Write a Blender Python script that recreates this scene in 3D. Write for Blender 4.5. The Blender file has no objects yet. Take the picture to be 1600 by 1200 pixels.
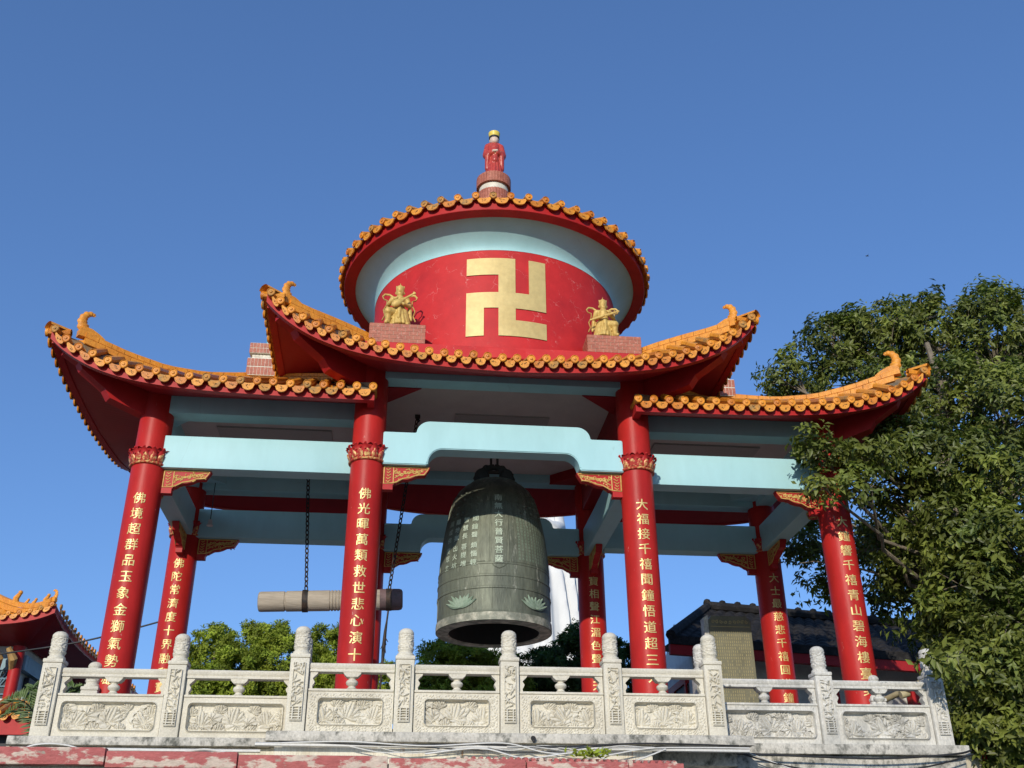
import bpy, bmesh, math, random
import numpy as np
from mathutils import Vector, Matrix

S = bpy.context.scene
COL = S.collection
PI = math.pi
R = math.radians
random.seed(7)
RNG = np.random.default_rng(11)

# ------------------------------------------------------------------ camera, sky, sun
CAM = np.array([-1.1596, -13.2119, -2.0937])
YAW, PITCH, ROLL, FPX = 0.1095, 0.4786, -0.0065, 1604.11
_F = np.array([math.sin(YAW)*math.cos(PITCH), math.cos(YAW)*math.cos(PITCH), math.sin(PITCH)])
_R0 = np.array([math.cos(YAW), -math.sin(YAW), 0.0])
_U0 = np.cross(_R0, _F)
_R = _R0*math.cos(ROLL)+_U0*math.sin(ROLL)
_U = -_R0*math.sin(ROLL)+_U0*math.cos(ROLL)
cam_d = bpy.data.cameras.new('camera')
cam = bpy.data.objects.new('camera', cam_d)
COL.objects.link(cam)
cam_d.sensor_width = 36
cam_d.lens = FPX/1600*36
cam_d.clip_end = 3000
cam.matrix_world = Matrix(((_R[0], _U[0], -_F[0], CAM[0]), (_R[1], _U[1], -_F[1], CAM[1]),
                           (_R[2], _U[2], -_F[2], CAM[2]), (0, 0, 0, 1)))
S.camera = cam

SUN_EL, SUN_AZ = 19.0, 20.0          # azimuth: degrees to the left of the facade normal (-y)
world = bpy.data.worlds.new('World')
S.world = world
world.use_nodes = True
wn = world.node_tree.nodes
wl = world.node_tree.links
sky = wn.new('ShaderNodeTexSky')
sky.sky_type = 'NISHITA'
sky.sun_disc = False
sky.sun_elevation = R(SUN_EL)
sx, sy = -math.sin(R(SUN_AZ)), -math.cos(R(SUN_AZ))
sky.sun_rotation = math.atan2(sx, sy)
sky.altitude = 50
sky.air_density = 1.0
sky.dust_density = 0.6
sky.ozone_density = 2.0
bg = wn['Background']
bg.inputs[1].default_value = 0.15
sky_tint = wn.new('ShaderNodeMix')
sky_tint.data_type = 'RGBA'
sky_tint.blend_type = 'MULTIPLY'
sky_tint.inputs[0].default_value = 1
sky_tint.inputs[7].default_value = (.76, .94, 1.24, 1)
wl.new(sky.outputs[0], sky_tint.inputs[6])
sky_gam = wn.new('ShaderNodeGamma')           # a clear dry sky: less bright towards the horizon
sky_gam.inputs[1].default_value = .75
wl.new(sky_tint.outputs[2], sky_gam.inputs[0])
sky_t2 = wn.new('ShaderNodeMix')
sky_t2.data_type = 'RGBA'
sky_t2.blend_type = 'MULTIPLY'
sky_t2.inputs[0].default_value = 1
sky_t2.inputs[7].default_value = (.86, 1.10, 1.39, 1)
wl.new(sky_gam.outputs[0], sky_t2.inputs[6])
wl.new(sky_t2.outputs[2], bg.inputs[0])
sun_d = bpy.data.lights.new('sun', 'SUN')
sun_d.energy = 3.5
sun_d.angle = R(0.5)
sun_d.color = (1.0, 0.91, 0.77)
sun = bpy.data.objects.new('sun', sun_d)
COL.objects.link(sun)
sdir = Vector((sx*math.cos(R(SUN_EL)), sy*math.cos(R(SUN_EL)), math.sin(R(SUN_EL))))
sun.rotation_euler = sdir.to_track_quat('Z', 'Y').to_euler()
sun.location = sdir*40
S.view_settings.view_transform = 'Standard'
S.view_settings.look = 'None'
S.view_settings.exposure = 0.0
S.view_settings.gamma = 1.0
S.cycles.max_bounces = 6
S.cycles.diffuse_bounces = 3


def at(u, v, y):
    """point of the plane y = const seen at photo pixel (u, v): used to size distant things"""
    d = _F*FPX+_R*(u-800)-_U*(v-600)
    return CAM+d*((y-CAM[1])/d[1])


# ------------------------------------------------------------------ materials
def mat(name, c1, c2=None, scale=3.0, lo=0.45, hi=0.65, rough=0.6, fine=0.12, fscale=40.0, bump=0.0, bscale=60.0,
        metal=0.0, spec=0.4, stretch=(1, 1, 1), tint=False, trans=None, coat=0.0, third=None, tscale=12, tlo=.6, thi=.7, cracks=None):
    m = bpy.data.materials.new(name)
    m.use_nodes = True
    nt = m.node_tree
    N, L = nt.nodes, nt.links
    bs = N['Principled BSDF']
    tc = N.new('ShaderNodeTexCoord')
    mp = N.new('ShaderNodeMapping')
    mp.inputs['Scale'].default_value = stretch
    L.new(tc.outputs['Object'], mp.inputs[0])

    def noise(sc, det=6.0, ro=0.6):
        n = N.new('ShaderNodeTexNoise')
        n.inputs['Scale'].default_value = sc
        n.inputs['Detail'].default_value = det
        n.inputs['Roughness'].default_value = ro
        L.new(mp.outputs[0], n.inputs['Vector'])
        return n.outputs['Fac']

    def ramp(src, a, b):
        r = N.new('ShaderNodeMapRange')
        r.inputs[1].default_value = a
        r.inputs[2].default_value = b
        L.new(src, r.inputs[0])
        return r.outputs[0]

    def mixc(fac, a, b, mode='MIX'):
        x = N.new('ShaderNodeMix')
        x.data_type = 'RGBA'
        x.blend_type = mode
        for sock, val in ((x.inputs[0], fac), (x.inputs[6], a), (x.inputs[7], b)):
            if isinstance(val, tuple):
                sock.default_value = (val[0], val[1], val[2], 1)
            elif isinstance(val, (int, float)):
                sock.default_value = val
            else:
                L.new(val, sock)
        return x.outputs[2]
    col = c1
    if c2:
        col = mixc(ramp(noise(scale), lo, hi), c1, c2)
    if third:
        col = mixc(ramp(noise(tscale, 8.0, .7), tlo, thi), col, third)
    if cracks:
        vo = N.new('ShaderNodeTexVoronoi')
        vo.feature = 'DISTANCE_TO_EDGE'
        vo.inputs['Scale'].default_value = cracks[0]
        wv = N.new('ShaderNodeTexNoise')
        wv.inputs['Scale'].default_value = cracks[0]*2.2
        wv.inputs['Detail'].default_value = 6
        L.new(mp.outputs[0], wv.inputs['Vector'])
        av = N.new('ShaderNodeVectorMath')
        av.operation = 'MULTIPLY_ADD'
        av.inputs[1].default_value = (.28, .28, .28)
        L.new(wv.outputs['Color'], av.inputs[0])
        L.new(mp.outputs[0], av.inputs[2])
        L.new(av.outputs[0], vo.inputs['Vector'])
        ln = ramp(vo.outputs['Distance'], cracks[1], cracks[1]*.3)
        mk = ramp(noise(cracks[0]*1.1, 4), .50, .60)
        mm = N.new('ShaderNodeMath')
        mm.operation = 'MULTIPLY'
        L.new(ln, mm.inputs[0])
        L.new(mk, mm.inputs[1])
        col = mixc(mm.outputs[0], col, cracks[2])
    if fine:
        f = ramp(noise(fscale, 4), .25, .75)
        v = N.new('ShaderNodeMapRange')
        v.inputs[3].default_value = 1-fine
        v.inputs[4].default_value = 1+fine
        L.new(f, v.inputs[0])
        h = N.new('ShaderNodeCombineColor')
        for i in range(3):
            L.new(v.outputs[0], h.inputs[i])
        col = mixc(1.0, col, h.outputs[0], 'MULTIPLY')
    if tint:
        a = N.new('ShaderNodeAttribute')
        a.attribute_name = 'tint'
        h = N.new('ShaderNodeCombineColor')
        for i in range(3):
            L.new(a.outputs['Fac'], h.inputs[i])
        col = mixc(1.0, col, h.outputs[0], 'MULTIPLY')
    if isinstance(col, tuple):
        bs.inputs['Base Color'].default_value = (*col, 1)
    else:
        L.new(col, bs.inputs['Base Color'])
    bs.inputs['Roughness'].default_value = rough
    bs.inputs['Metallic'].default_value = metal
    bs.inputs['Specular IOR Level'].default_value = spec
    bs.inputs['Coat Weight'].default_value = coat
    if bump:
        b = N.new('ShaderNodeBump')
        b.inputs['Strength'].default_value = bump
        b.inputs['Distance'].default_value = 0.02
        L.new(noise(bscale, 5), b.inputs['Height'])
        L.new(b.outputs[0], bs.inputs['Normal'])
    if trans:
        t = N.new('ShaderNodeBsdfTranslucent')
        if isinstance(col, tuple):
            t.inputs[0].default_value = (*col, 1)
        else:
            L.new(mixc(1.0, col, trans, 'MULTIPLY'), t.inputs[0])
        mx = N.new('ShaderNodeMixShader')
        mx.inputs[0].default_value = 0.3
        L.new(bs.outputs[0], mx.inputs[1])
        L.new(t.outputs[0], mx.inputs[2])
        L.new(mx.outputs[0], N['Material Output'].inputs[0])
    return m


M = {}
M['red'] = mat('red_paint', (.45, .022, .022), (.39, .019, .02), 2.5, rough=.5, fine=.1, fscale=9, bump=.05, bscale=25, spec=.22)
M['red_col'] = mat('red_column_paint', (.46, .022, .018), (.39, .018, .016), 2.0, rough=.42, fine=.14, fscale=7, bump=.08, bscale=30, spec=.18,
                   third=(.58, .30, .26), tscale=16, tlo=.66, thi=.71, stretch=(1, 1, .4))
M['red_drum'] = mat('red_drum_paint', (.55, .027, .028), (.47, .023, .026), 1.6, rough=.6, fine=.1, fscale=6, bump=.08, bscale=18, spec=.25,
                    third=(.60, .15, .14), tscale=5, tlo=.63, thi=.80, cracks=(3.4, .009, (.62, .20, .18)))
M['red_dark'] = mat('darker_red_paint', (.34, .016, .020), (.30, .014, .018), 2, rough=.5, fine=.06, spec=.2)
M['cyan'] = mat('pale_cyan_paint', (.39, .655, .69), (.36, .62, .65), 1.5, rough=.55, fine=.05, fscale=5, bump=.03, bscale=20,
                third=(.29, .47, .48), tscale=7, tlo=.66, thi=.80, stretch=(1, 1, .35), cracks=(1.1, .0045, (.35, .585, .615)))
M['ceil'] = mat('cream_ceiling_plaster', (.62, .52, .47), (.56, .46, .42), 2, rough=.8, fine=.05)
M['ceil_dark'] = mat('ceiling_panel_plaster', (.42, .36, .33), None, rough=.8, fine=.08)
M['tile'] = mat('orange_glazed_tile', (.74, .30, .030), (.64, .235, .022), 7, rough=.4, fine=.24, fscale=24, bump=.3, bscale=90, spec=.4,
                third=(.20, .13, .06), tscale=5.5, tlo=.66, thi=.76)
M['tile_b'] = mat('deep_orange_tile', (.60, .20, .018), (.52, .17, .016), 9, rough=.36, fine=.25, fscale=24, bump=.3, bscale=90)
M['tile_old'] = mat('mossy_orange_tile', (.56, .24, .035), (.33, .19, .06), 14, lo=.45, hi=.62, rough=.55, fine=.3, fscale=30, bump=.35, bscale=90)
M['tile_dark'] = mat('weathered_tile', (.30, .17, .07), (.14, .13, .10), 6, rough=.5, fine=.3, fscale=20, bump=.2)
M['tile_mark'] = mat('dark_tile_mark', (.05, .035, .02), None, rough=.9, fine=.2)
M['mortar'] = mat('grey_mortar', (.30, .30, .27), (.12, .12, .10), 7, rough=.9, fine=.2, bump=.4)
M['gold'] = mat('gold_paint', (.62, .43, .13), (.52, .34, .09), 12, rough=.55, fine=.18, fscale=30, metal=.12, spec=.35, third=(.24, .15, .05), tscale=22, tlo=.62, thi=.72)
M['gold_flat'] = mat('pale_gold_leaf', (.62, .48, .20), (.55, .41, .16), 2.5, rough=.5, fine=.1, fscale=14, metal=.15,
                     third=(.52, .38, .16), tscale=6, tlo=.66, thi=.8)
M['gold_dim'] = mat('dim_gold_lettering', (.40, .34, .16), None, rough=.6, fine=.2)
M['gold_text'] = mat('gold_lettering', (.72, .55, .22), (.58, .40, .13), 14, rough=.4, fine=.1, metal=.2)
M['stone'] = mat('pale_carved_stone', (.66, .62, .51), (.57, .53, .43), 4, rough=.85, fine=.16, fscale=55, bump=.3, bscale=120,
                 third=(.30, .28, .23), tscale=12, tlo=.66, thi=.80)
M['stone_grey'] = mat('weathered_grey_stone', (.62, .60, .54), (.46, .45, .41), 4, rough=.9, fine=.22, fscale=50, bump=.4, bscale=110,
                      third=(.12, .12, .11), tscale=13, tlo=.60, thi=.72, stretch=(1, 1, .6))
M['concrete'] = mat('stained_concrete', (.70, .66, .54), (.56, .50, .38), 3, rough=.9, fine=.2, fscale=30, bump=.25,
                    third=(.33, .17, .07), tscale=5, tlo=.60, thi=.70, stretch=(2.2, 2.2, .35))
M['concrete_dirty'] = mat('mossy_concrete', (.56, .53, .46), (.44, .42, .37), 3, rough=.95, fine=.25, fscale=45, bump=.35,
                          third=(.13, .13, .11), tscale=9, tlo=.48, thi=.64, stretch=(1, 1, .8))
M['floor'] = mat('terrace_paving', (.40, .36, .32), (.33, .30, .27), 2, rough=.9, fine=.15)
M['peel'] = mat('peeling_red_paint', (.42, .12, .11), (.58, .47, .38), 6.5, lo=.50, hi=.56, rough=.85, fine=.2, fscale=25, bump=.5, bscale=40,
                third=(.35, .3, .24), tscale=9, tlo=.62, thi=.68, stretch=(.7, 1, 1.6))
M['bronze'] = mat('green_bronze', (.160, .175, .128), (.10, .113, .086), 3, rough=.55, fine=.28, fscale=18, bump=.3, bscale=40, metal=.25,
                  third=(.50, .50, .41), tscale=5.5, tlo=.61, thi=.72, stretch=(1.5, 1.5, .3))
M['bronze_lip'] = mat('worn_bronze_lip', (.22, .23, .18), (.50, .48, .38), 6, lo=.45, hi=.62, rough=.6, fine=.25, fscale=20, bump=.3, metal=.2)
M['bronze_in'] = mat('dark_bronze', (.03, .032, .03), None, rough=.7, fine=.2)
M['patina_text'] = mat('chalky_patina', (.52, .60, .48), (.40, .48, .37), 9, rough=.7, fine=.15)
M['patina'] = mat('pale_green_patina', (.28, .36, .27), (.20, .28, .20), 9, rough=.7, fine=.15)
M['iron'] = mat('dark_iron', (.035, .032, .03), (.08, .05, .035), 12, rough=.65, fine=.2, metal=.4)
M['wood'] = mat('weathered_log', (.42, .36, .28), (.32, .27, .21), 3, rough=.8, fine=.22, fscale=30, bump=.3, bscale=50, stretch=(.25, 3, 3), third=(.17, .14, .11), tscale=2.6, tlo=.58, thi=.70)
M['log_end'] = mat('dark_log_head', (.16, .10, .10), (.10, .07, .07), 8, rough=.7, fine=.2)
M['brick'] = mat('mosaic_brick', (.42, .14, .085), (.34, .105, .065), 12, rough=.6, fine=.2, fscale=30, third=(.52, .27, .22), tscale=30, tlo=.58, thi=.66)
M['joint'] = mat('brick_joint', (.44, .27, .20), None, rough=.9, fine=.2)
M['gilt_red'] = mat('worn_gilt_on_red', (.70, .44, .16), (.46, .05, .035), 26, lo=.41, hi=.53, rough=.45, fine=.2, fscale=60, metal=.1)
M['cream_tile'] = mat('cream_mosaic', (.72, .68, .56), (.60, .55, .44), 9, rough=.6, fine=.15)
M['white'] = mat('white_stone', (.72, .72, .70), (.66, .66, .64), 1.2, rough=.7, fine=.05, bump=.05)
M['wall'] = mat('white_plaster_wall', (.66, .65, .62), (.52, .51, .49), 2, rough=.85, fine=.1)
M['darktile'] = mat('black_roof_tile', (.020, .019, .019), (.040, .037, .036), 5, rough=.85, fine=.35, bump=.3, spec=.12,
                    third=(.17, .10, .06), tscale=2.2, tlo=.70, thi=.78)
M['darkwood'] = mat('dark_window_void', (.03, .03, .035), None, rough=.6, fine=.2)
M['stele'] = mat('olive_stone_slab', (.19, .185, .125), (.155, .15, .10), 4, rough=.5, fine=.12, spec=.25)
M['blueframe'] = mat('blue_painted_beam', (.24, .38, .46), (.2, .32, .4), 3, rough=.6, fine=.1)
M['leaf'] = mat('broad_green_leaf', (.165, .19, .036), (.085, .118, .026), 1.5, rough=.45, fine=.15, fscale=3, tint=True, spec=.4, trans=(1.1, 1.3, .6))
M['hedge'] = mat('bright_hedge_leaf', (.28, .34, .04), (.19, .26, .03), 1.5, rough=.6, fine=.15, fscale=3, tint=True, spec=.25, trans=(1.2, 1.3, .5))
M['hedge_shaded'] = mat('shaded_hedge_leaf', (.055, .095, .02), (.04, .07, .016), 1.5, rough=.55, fine=.15, fscale=3, tint=True, spec=.25, trans=(1.1, 1.3, .5))  # hedge green darkened, shade put into the leaf colour
M['palm'] = mat('palm_leaf', (.06, .10, .02), (.04, .08, .02), 3, rough=.5, fine=.15, tint=True)
M['bark'] = mat('grey_bark', (.22, .18, .13), (.14, .12, .09), 6, rough=.9, fine=.2, bump=.5)
M['cable_w'] = mat('white_cable', (.62, .61, .57), None, rough=.6, fine=.1)
M['cable_b'] = mat('black_cable', (.02, .02, .022), None, rough=.6, fine=.1)
M['ground'] = mat('grey_paving', (.075, .08, .065), (.05, .055, .045), .6, rough=.9, fine=.15, fscale=4)
M['skin'] = mat('painted_skin', (.66, .50, .40), None, rough=.5, fine=.05)
M['robe_red'] = mat('red_glazed_robe', (.48, .06, .04), (.36, .04, .035), 14, rough=.35, fine=.2, fscale=40, third=(.70, .45, .12), tscale=22, tlo=.62, thi=.68)
M['robe_blue'] = mat('blue_glazed_robe', (.10, .36, .46), (.08, .28, .38), 14, rough=.35, fine=.2, fscale=40, third=(.70, .60, .4), tscale=22, tlo=.6, thi=.66)
M['yellow'] = mat('yellow_glaze', (.80, .62, .10), None, rough=.4, fine=.15)
M['bamboo'] = mat('bamboo_pole', (.52, .44, .26), (.40, .34, .2), 5, rough=.5, fine=.15, stretch=(.3, 1, 1))
M['red_cloth'] = mat('red_cloth', (.55, .02, .03), None, rough=.8, fine=.1)
M['clay'] = mat('beige_pot', (.50, .45, .34), (.42, .37, .28), 6, rough=.8, fine=.15)
M['rust'] = mat('ochre_ornament', (.45, .28, .10), (.30, .18, .08), 10, rough=.6, fine=.2)


# ------------------------------------------------------------------ mesh builder and scene tree
ORIGIN = {}


class MB:
    def __init__(self):
        self.v, self.f, self.mi, self.tint = [], [], [], []

    def add(self, verts, faces, mi=0):
        o = len(self.v)
        self.v.extend([tuple(map(float, p)) for p in verts])
        for f in faces:
            self.f.append(tuple(i+o for i in f))
            self.mi.append(mi)
        return self

    def box(self, a, b, mi=0, taper=None):
        (x0, y0, z0), (x1, y1, z1) = a, b
        return self.add([(x0, y0, z0), (x1, y0, z0), (x1, y1, z0), (x0, y1, z0), (x0, y0, z1), (x1, y0, z1), (x1, y1, z1), (x0, y1, z1)],
                        [(0, 3, 2, 1), (4, 5, 6, 7), (0, 1, 5, 4), (1, 2, 6, 5), (2, 3, 7, 6), (3, 0, 4, 7)], mi)

    def bbox(self, a, b, e=.008, mi=0):
        """box with chamfered edges"""
        bm = bmesh.new()
        bmesh.ops.create_cube(bm, size=1)
        for v in bm.verts:
            for i in range(3):
                v.co[i] = (a[i]+b[i])/2+v.co[i]*(b[i]-a[i])
        bmesh.ops.bevel(bm, geom=list(bm.edges), offset=e, segments=2, affect='EDGES', profile=.6)
        return self.bm(bm, mi)

    def bm(self, bm, mi=0):
        bm.verts.ensure_lookup_table()
        bm.verts.index_update()
        self.add([v.co[:] for v in bm.verts], [[v.index for v in f.verts] for f in bm.faces], mi)
        bm.free()
        return self

    def tube(self, pts, r, n=8, mi=0, cap=True, flat=1.0, up=None):
        pts = [Vector(p) for p in pts]
        rs = r if isinstance(r, (list, tuple)) else [r]*len(pts)
        rings = []
        prev = None
        for i, p in enumerate(pts):
            t = (pts[min(i+1, len(pts)-1)]-pts[max(i-1, 0)])
            if t.length < 1e-9:
                t = Vector((0, 0, 1))
            t.normalize()
            if prev is None:
                a = Vector(up) if up else (Vector((0, 0, 1)) if abs(t.z) < .9 else Vector((1, 0, 0)))
            else:
                a = prev
            x = (a-t*a.dot(t))
            if x.length < 1e-6:
                x = t.orthogonal()
            x.normalize()
            prev = x
            y = t.cross(x)
            rings.append([p+(x*math.cos(2*PI*k/n)+y*math.sin(2*PI*k/n)*flat)*rs[i] for k in range(n)])
        vs = [q for rg in rings for q in rg]
        fs = []
        for i in range(len(pts)-1):
            for k in range(n):
                fs.append((i*n+k, i*n+(k+1) % n, (i+1)*n+(k+1) % n, (i+1)*n+k))
        if cap:
            fs.append(tuple(range(n))[::-1])
            fs.append(tuple((len(pts)-1)*n+k for k in range(n)))
        return self.add(vs, fs, mi)

    def lathe(self, prof, c=(0, 0, 0), n=32, mi=0, a0=0, a1=2*PI, close=True, mis=None):
        full = abs(a1-a0-2*PI) < 1e-6
        m = n if full else n+1
        vs = []
        for (r, z) in prof:
            for k in range(m):
                t = a0+(a1-a0)*k/n
                vs.append((c[0]+r*math.cos(t), c[1]+r*math.sin(t), c[2]+z))
        for i in range(len(prof)-1):
            fs = []
            for k in range(n):
                k2 = (k+1) % m if full else k+1
                fs.append((i*m+k, i*m+k2, (i+1)*m+k2, (i+1)*m+k))
            if i == 0:
                o = len(self.v)
                self.add(vs, fs, mis[0] if mis else mi)
            else:
                for f in fs:
                    self.f.append(tuple(q+o for q in f))
                    self.mi.append(mis[i] if mis else mi)
        return self

    def prism(self, poly, axis, a, b, mi=0):
        """poly of 2d points extruded along axis from a to b; axis 'y' -> (x,z), 'x' -> (y,z), 'z' -> (x,y)"""
        def P(p, t):
            return {'y': (p[0], t, p[1]), 'x': (t, p[0], p[1]), 'z': (p[0], p[1], t)}[axis]
        n = len(poly)
        vs = [P(p, a) for p in poly]+[P(p, b) for p in poly]
        fs = [tuple(range(n)), tuple(range(2*n-1, n-1, -1))]+[(i, i+n, (i+1) % n+n, (i+1) % n) for i in range(n)]
        return self.add(vs, fs, mi)

    def strip(self, A, B, mi=0):
        n = len(A)
        return self.add(list(A)+list(B), [(i, i+1, n+i+1, n+i) for i in range(n-1)], mi)

    def grid(self, pts, nu, nv, mi=0, wrap=False):
        fs = []
        for j in range(nv-1):
            for i in range(nu if wrap else nu-1):
                i2 = (i+1) % nu
                fs.append((j*nu+i, j*nu+i2, (j+1)*nu+i2, (j+1)*nu+i))
        return self.add(pts, fs, mi)

    def ball(self, c, r, n=8, mi=0, sq=(1, 1, 1)):
        bm = bmesh.new()
        bmesh.ops.create_uvsphere(bm, u_segments=n, v_segments=max(4, n//2+1), radius=1)
        for v in bm.verts:
            v.co = Vector((c[0]+v.co.x*r*sq[0], c[1]+v.co.y*r*sq[1], c[2]+v.co.z*r*sq[2]))
        return self.bm(bm, mi)

    def build(self, name, mats, parent=None, smooth=None, loc=None, fix=True):
        me = bpy.data.meshes.new(name)
        org = ORIGIN.get(parent.name, (0, 0, 0)) if parent else (loc or (0, 0, 0))
        vv = np.array(self.v, dtype=float)-np.array(org, dtype=float)
        me.from_pydata(vv.tolist(), [], self.f)
        if not isinstance(mats, (list, tuple)):
            mats = [mats]
        for m in mats:
            me.materials.append(M[m])
        if len(mats) > 1:
            me.polygons.foreach_set('material_index', self.mi)
        me.update()
        if fix:
            bm = bmesh.new()
            bm.from_mesh(me)
            bmesh.ops.recalc_face_normals(bm, faces=bm.faces)
            bm.to_mesh(me)
            bm.free()
        if smooth:
            me.polygons.foreach_set('use_smooth', [True]*len(me.polygons))
            me.set_sharp_from_angle(angle=R(smooth))
        o = bpy.data.objects.new(name, me)
        COL.objects.link(o)
        ORIGIN[o.name] = tuple(org)
        if parent:
            o.parent = parent
        else:
            o.location = org
        return o


def tag(o, label=None, cat=None, group=None, kind=None):
    for k, v in (('label', label), ('category', cat), ('group', group), ('kind', kind)):
        if v:
            o[k] = v
    return o


def thing(name, label, cat, loc, group=None):
    o = bpy.data.objects.new(name, None)
    o.empty_display_size = .2
    o.location = loc
    COL.objects.link(o)
    ORIGIN[o.name] = tuple(loc)
    return tag(o, label, cat, group)


def copy_part(o, parent, off):
    c = o.copy()
    COL.objects.link(c)
    c.parent = parent
    c.location = off
    ORIGIN[c.name] = ORIGIN.get(o.name, (0, 0, 0))
    return c


def curve_text_verts(ch, size):
    """flat outline of one character as (verts, faces), centred on the origin"""
    cu = bpy.data.curves.new('glyph', 'FONT')
    cu.body = ch
    cu.size = size
    cu.align_x = 'CENTER'
    cu.resolution_u = 2
    ob = bpy.data.objects.new('glyph', cu)
    COL.objects.link(ob)
    dg = bpy.context.evaluated_depsgraph_get()
    me = ob.evaluated_get(dg).to_mesh()
    bm = bmesh.new()
    bm.from_mesh(me)
    ob.evaluated_get(dg).to_mesh_clear()
    bpy.data.objects.remove(ob)
    bpy.data.curves.remove(cu)
    if bm.verts:
        xs = [v.co.x for v in bm.verts]
        ys = [v.co.y for v in bm.verts]
        cx, cy = (min(xs)+max(xs))/2, (min(ys)+max(ys))/2
        for v in bm.verts:
            v.co.x -= cx
            v.co.y -= cy
    return bm


def cyl_text(mb, ch, size, axis, rad, ang, z, eps=.003, rz=None, squash=.92, wt=1.0):
    """lay a character on a vertical cylinder, facing the angle ang"""
    bm = curve_text_verts(ch, size)
    k = max(4, int(size/.018))
    for i in range(1, k):
        x = -size*.55+size*1.1*i/k
        bmesh.ops.bisect_plane(bm, geom=bm.verts[:]+bm.edges[:]+bm.faces[:], plane_co=(x, 0, 0), plane_no=(1, 0, 0))
    bm.verts.index_update()
    co = [(v.co.x*.98, v.co.y*squash) for v in bm.verts]
    fs = [[v.index for v in f.verts] for f in bm.faces]
    bm.free()
    for q, (ox, oz) in enumerate(((-.010, .004), (.0, -.006), (.010, .004))):
        out = []
        for x, y in co:
            zz = z+y+oz*size*wt
            r = (rz(zz) if rz else rad)+eps+.0012*q
            t = ang+(x+ox*size*wt)/r
            out.append((axis[0]+r*math.cos(t), axis[1]+r*math.sin(t), zz))
        mb.add(out, fs)


def arc(cx, cz, rx, rz, a0, a1, n=8):
    return [(cx+rx*math.cos(R(a0+(a1-a0)*i/n)), cz+rz*math.sin(R(a0+(a1-a0)*i/n))) for i in range(n+1)]


# ------------------------------------------------------------------ setting: ground, terrace
g = MB()
n = 41
pts = []
for j in range(n):
    for i in range(n):
        x, y = (i/(n-1)-.5)*1600, (j/(n-1)-.5)*1600
        pts.append((x, y, -3.75))
g.grid(pts, n, n)
tag(g.build('ground', 'ground'), kind='structure')

XA, YA, XB, YB = 4.288, 1.282, 1.65, 1.645
CR = .20
FLOOR = -.52

ter = thing('terrace_platform', 'stained pale concrete terrace with projecting middle that carries the red pavilion', 'terrace', (0, 0, -3.75))
b = MB()
b.box((-4.42, -2.72, -.60), (4.33, 3.0, FLOOR))
b.box((-2.05, -3.12, -.598), (1.85, -2.721, FLOOR-.004))
b.build('floor_slab', 'floor', ter)
b = MB()
b.bbox((-4.68, -3.02, -.68), (-2.33, 3.3, -.603), .012)
b.bbox((-2.32, -3.46, -.69), (2.17, -2.0, -.602), .012)
b.bbox((2.175, -3.02, -.70), (4.52, 3.3, -.603), .012)
b.build('ledge', 'concrete_dirty', ter, 30)
b = MB()
b.box((-4.7, -2.93, -1.15), (-2.25, 3.1, -.684))
b.box((-2.24, -3.41, -1.15), (1.20, 2.9, -.694))
b.build('upper_wall', 'concrete', ter)
b = MB()
b.box((2.3, -2.2, -3.75), (4.6, 3.1, -.87))
b.box((-4.3, -2.6, -3.75), (2.29, 3.0, -1.152))
b.build('lower_wall', 'wall', ter)
b = MB()
b.box((1.25, -3.05, -.82), (2.12, -2.3, -.695))
b.bbox((2.10, -2.96, -.865), (4.49, 2.6, -.704), .01)
b.build('edge_beam', 'concrete_dirty', ter, 30)
b = MB()
b.box((4.2, -2.75, -3.75), (4.62, -2.35, -.868))
b.build('pillar', 'wall', ter)

# lower roof edge of peeling red boards in front of the terrace
low = thing('lower_roof', 'long peeling red and white roof edge running below the carved railing', 'roof', (-2, -4.4, -3.75))
b = MB()
for x0, x1 in ((-7.5, -5.1), (-5.09, -3.43), (-3.42, -2.41), (-2.40, -1.22), (-1.21, -.1), (-.09, .75), (.755, 1.22)):
    jz = random.uniform(-.012, .012)
    b.bbox((x0, -4.42+random.uniform(-.008, .008), -1.075+jz-.01*x0), (x1, -4.33, -.935+jz*.6-.0135*(x0+2)), .008)
b.build('edge_board', 'peel', low, 30)
b = MB()
for k in range(30):
    x = -.65+.062*k
    zt = -.935-.0135*(x+2)
    b.tube([(x, -4.40, zt+.006), (x+.02, -4.05, zt+.05)], [.020, .020], 8)
b.build('tile_edge', 'peel', low, 40)
b = MB()
b.box((-7.5, -4.325, -1.07), (1.2, -3.36, -.985))
b.build('roof_slab', 'concrete', low)
b = MB()
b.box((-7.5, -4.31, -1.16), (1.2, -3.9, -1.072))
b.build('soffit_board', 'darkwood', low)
b = MB()
b.box((-7.4, -3.8, -3.75), (1.1, -3.37, -1.17))
b.build('wall', 'wall', low)


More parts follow.
